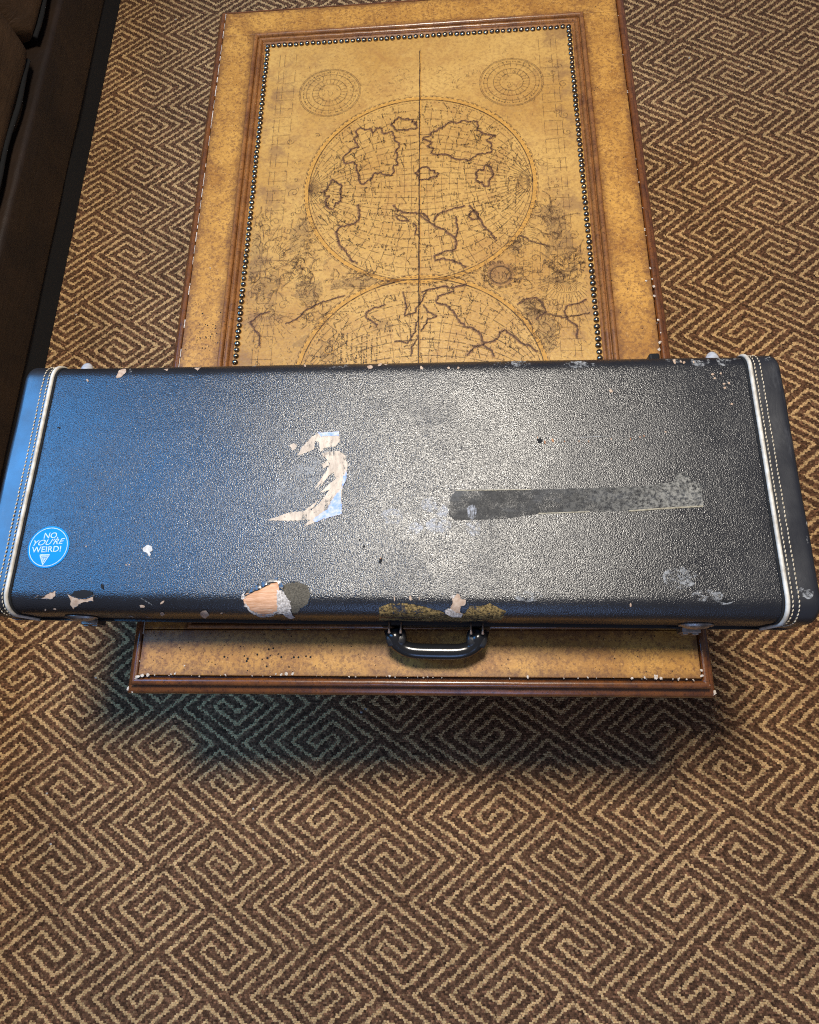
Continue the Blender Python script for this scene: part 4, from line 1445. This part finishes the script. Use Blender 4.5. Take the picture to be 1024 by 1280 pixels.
# ---------------------------------------------------------------- handle
HXC = 0.0605
handle = link('handle', None, case) if False else None
mb = MB()
pts = []; rad = []
zc = 0.030
for i in range(33):
    u = -1 + 2 * i / 32
    x = HXC + 0.0585 * math.copysign(abs(u) ** 0.92, u)
    dep = 0.0335 * (1 - abs(u) ** 4.2) ** 0.5 if abs(u) < 1 else 0
    pts.append((x, Y0 - 0.0075 - dep * 0.88, zc + 0.010 - dep * 0.22))
    rad.append(0.0096 + 0.0012 * math.cos(u * 1.4) + (0.0035 * max(0, abs(u) - 0.78) / 0.22))
mb.tube(pts, rad, 16)
handle = mb.build('handle', M['plastic'], case)
handle['label'] = 'black curved carrying handle'
for s in (-1, 1):
    mb = MB()
    cx = HXC + s * 0.0545
    rows = []
    for t_, (w, h) in enumerate(((0.0115, 0.004), (0.0138, 0.0075), (0.0144, 0.0098), (0.0140, 0.0104), (0.0110, 0.0082))):
        yv = Y0 - 0.0085 - t_ * 0.0058
        rows.append([(cx + w * math.copysign(abs(math.cos(a)) ** .38, math.cos(a)), yv, zc + 0.010 - t_ * 0.001 + h * math.copysign(abs(math.sin(a)) ** .5, math.sin(a))) for a in [2 * math.pi * k / 16 for k in range(16)]])
    mb.grid(rows, closed=True); mb.f.append(tuple(range(16))); mb.m.append(0); mb.f.append(tuple(range(64, 80))); mb.m.append(0)
    mb.build('end_bracket', M['bracket'], handle)
    for d in (-0.0085, 0.0075):
        mb = MB()
        mb.tube([(cx + d, Y0 + 0.001, zc + 0.021), (cx + d * 0.98, Y0 - 0.010, zc + 0.0265), (cx + d * 0.95, Y0 - 0.0150, zc + 0.0245)], [0.0012, 0.0012, 0.0020], 8)
        mb.build('pin', M['brass'], handle)
mb = MB()
mb.box(HXC - 0.075, HXC + 0.073, Y0 - 0.0042, Y0 + 0.001, 0.018, 0.040)
o = mb.build('handle_plate', M['bracket'], case, smooth=False)

# ---------------------------------------------------------------- latches at the front
for lx in (-0.4240, 0.3915):
    mb = MB()
    rows = []
    for b in range(7):
        a = math.pi / 2 * b / 6
        rows.append([(lx + 0.0195 * math.cos(a) * math.cos(t_), Y0 - 0.0005 - 0.0062 * math.sin(a), 0.070 + 0.0155 * math.cos(a) * math.sin(t_)) for t_ in [2 * math.pi * k / 24 for k in range(24)]])
    mb.grid(rows, closed=True)
    la = mb.build('latch', M['metal'], case)
    mb = MB()
    mb.tube([(lx + 0.0205 * math.cos(t_), Y0 - 0.0012, 0.070 + 0.0165 * math.sin(t_)) for t_ in [2 * math.pi * k / 28 for k in range(29)]], 0.0015, 6, caps=False)
    mb.build('rim', M['metal'], la)
    mb = MB()
    mb.box(lx - 0.011, lx + 0.013, Y0 - 0.0090, Y0 - 0.002, 0.030, 0.052); mb.box(lx - 0.009, lx - 0.002, Y0 - 0.0110, Y0 - 0.0085, 0.034, 0.048); mb.box(lx + 0.003, lx + 0.011, Y0 - 0.0110, Y0 - 0.0085, 0.034, 0.048)
    o = mb.build('hasp', M['metal'], la, smooth=False)
    bv = o.modifiers.new('bevel', 'BEVEL'); bv.width = 0.001; bv.segments = 2
# back studs
for px, py, r in ((112, 450, 0.0100), (888.5, 437, 0.0100)):
    w = CMI @ on_plane(px, py, T + 0.086)
    mb = MB()
    rows = []
    for b in range(6):
        a = math.pi / 2 * b / 6
        rows.append([(w.x + r * math.cos(a) * math.cos(t_), Y1 - 0.002 + (0.0185) * math.sin(a) + 0.001, 0.086 + r * math.cos(a) * math.sin(t_)) for t_ in [2 * math.pi * k / 18 for k in range(18)]])
    mb.grid(rows, closed=True); mb.f.append(tuple(range(90, 108))); mb.m.append(0)
    mb.build('stud', M['stud'], case)
w = CMI @ on_plane(818, 441, T + 0.095)
mb = MB(); mb.box(w.x - 0.009, w.x + 0.006, Y1 - 0.004, Y1 + 0.010, 0.075, 0.1)
o = mb.build('hinge', M['plastic'], case, smooth=False); bv = o.modifiers.new('bevel', 'BEVEL'); bv.width = 0.003; bv.segments = 3

# ================================================================== SOFA at the left
sofa = tag(empty('leather_sofa', (-1.45, 0.7, 0)), 'dark brown leather sofa standing left of the table', 'sofa')
SY0, SY1 = -1.5, 1.65                       # local y
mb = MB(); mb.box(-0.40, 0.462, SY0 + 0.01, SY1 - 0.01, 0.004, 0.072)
mb.build('gap_shade_plinth', M['black'], sofa, smooth=False)  # near-black block painting in the shade under the sofa front


def puffy(name, x0, x1, y0, y1, z0, z1, r, mat, nx=12, ny=30, seed=0.0, amp=0.006, parent=None, crown=0.0):
    """a soft rounded block"""
    mb = MB()
    rows = []
    prof = []
    for cxn, czn, a0 in ((x1 - r, z0 + r, -90), (x1 - r, z1 - r, 0), (x0 + r, z1 - r, 90), (x0 + r, z0 + r, 180)):
        for k in range(7):
            a = math.radians(a0 + 15 * k); prof.append((cxn + r * math.cos(a), czn + r * math.sin(a)))
    mx, mz = (x0 + x1) / 2, (z0 + z1) / 2
    dens = []
    for i, (a, b) in enumerate(prof):
        dens.append((a, b))
        if i % 7 == 6:
            c, d = prof[(i + 1) % len(prof)]
            for k in range(1, 6): dens.append((a + (c - a) * k / 6, b + (d - b) * k / 6))
    for j in range(ny + 1):
        v = j / ny
        y = y0 + (y1 - y0) * v
        e = min(y - y0, y1 - y); ins = r - math.sqrt(max(r * r - (r - min(e, r)) ** 2, 0)) if e < r else 0
        row = []
        for a, b in dens:
            fx = (a - mx) * (1 - ins / max(x1 - x0, .01) * 2); fz = (b - mz) * (1 - ins / max(z1 - z0, .01) * 2)
            w = amp * noise.noise(Vector((a * 6 + seed, y * 5, b * 6)))
            row.append((mx + fx + w, y, mz + fz + w + crown * math.sin(math.pi * v) * (1 if b > mz else 0)))
        rows.append(row)
    mb.grid(rows, closed=True)
    n = len(dens)
    mb.f.append(tuple(range(n))); mb.m.append(0); q = ny * n; mb.f.append(tuple(range(q, q + n))[::-1]); mb.m.append(0)
    return mb.build(name, mat, parent)


puffy('front_rail', -0.40, 0.470, SY0, SY1, 0.074, 0.232, 0.012, M['sofa'], ny=60, amp=0.007, parent=sofa)
for k in range(3):
    a = SY0 + (SY1 - SY0) * k / 3; b = SY0 + (SY1 - SY0) * (k + 1) / 3
    c = puffy('seat_cushion', -0.20, 0.462, a + 0.004, b - 0.004, 0.250, 0.44, 0.045, M['sofa2'], ny=30, seed=k * 3.0, amp=0.008, parent=sofa, crown=0.012)
    mb = MB(); mb.tube([(0.454 + 0.003 * math.sin(i), a + 0.04 + (b - a - 0.08) * i / 24, 0.262) for i in range(25)], 0.0055, 8)
    mb.build('piping', M['black'], c)
puffy('backrest', -0.55, -0.22, SY0, SY1, 0.1, 0.86, 0.08, M['sofa'], ny=50, amp=0.012, parent=sofa)
for y0 in (SY0 - 0.2, SY1 + 0.01):
    puffy('armrest', -0.50, 0.465, y0, y0 + 0.19, 0.075, 0.62, 0.06, M['sofa'], ny=20, amp=0.008, parent=sofa)
for sx in (-0.36, 0.40):
    for sy in (SY0 + 0.08, SY1 - 0.08):
        mb = MB(); mb.box(sx - 0.03, sx + 0.03, sy - 0.03, sy + 0.03, 0.0005, 0.004); mb.build('foot', M['black'], sofa, smooth=False)
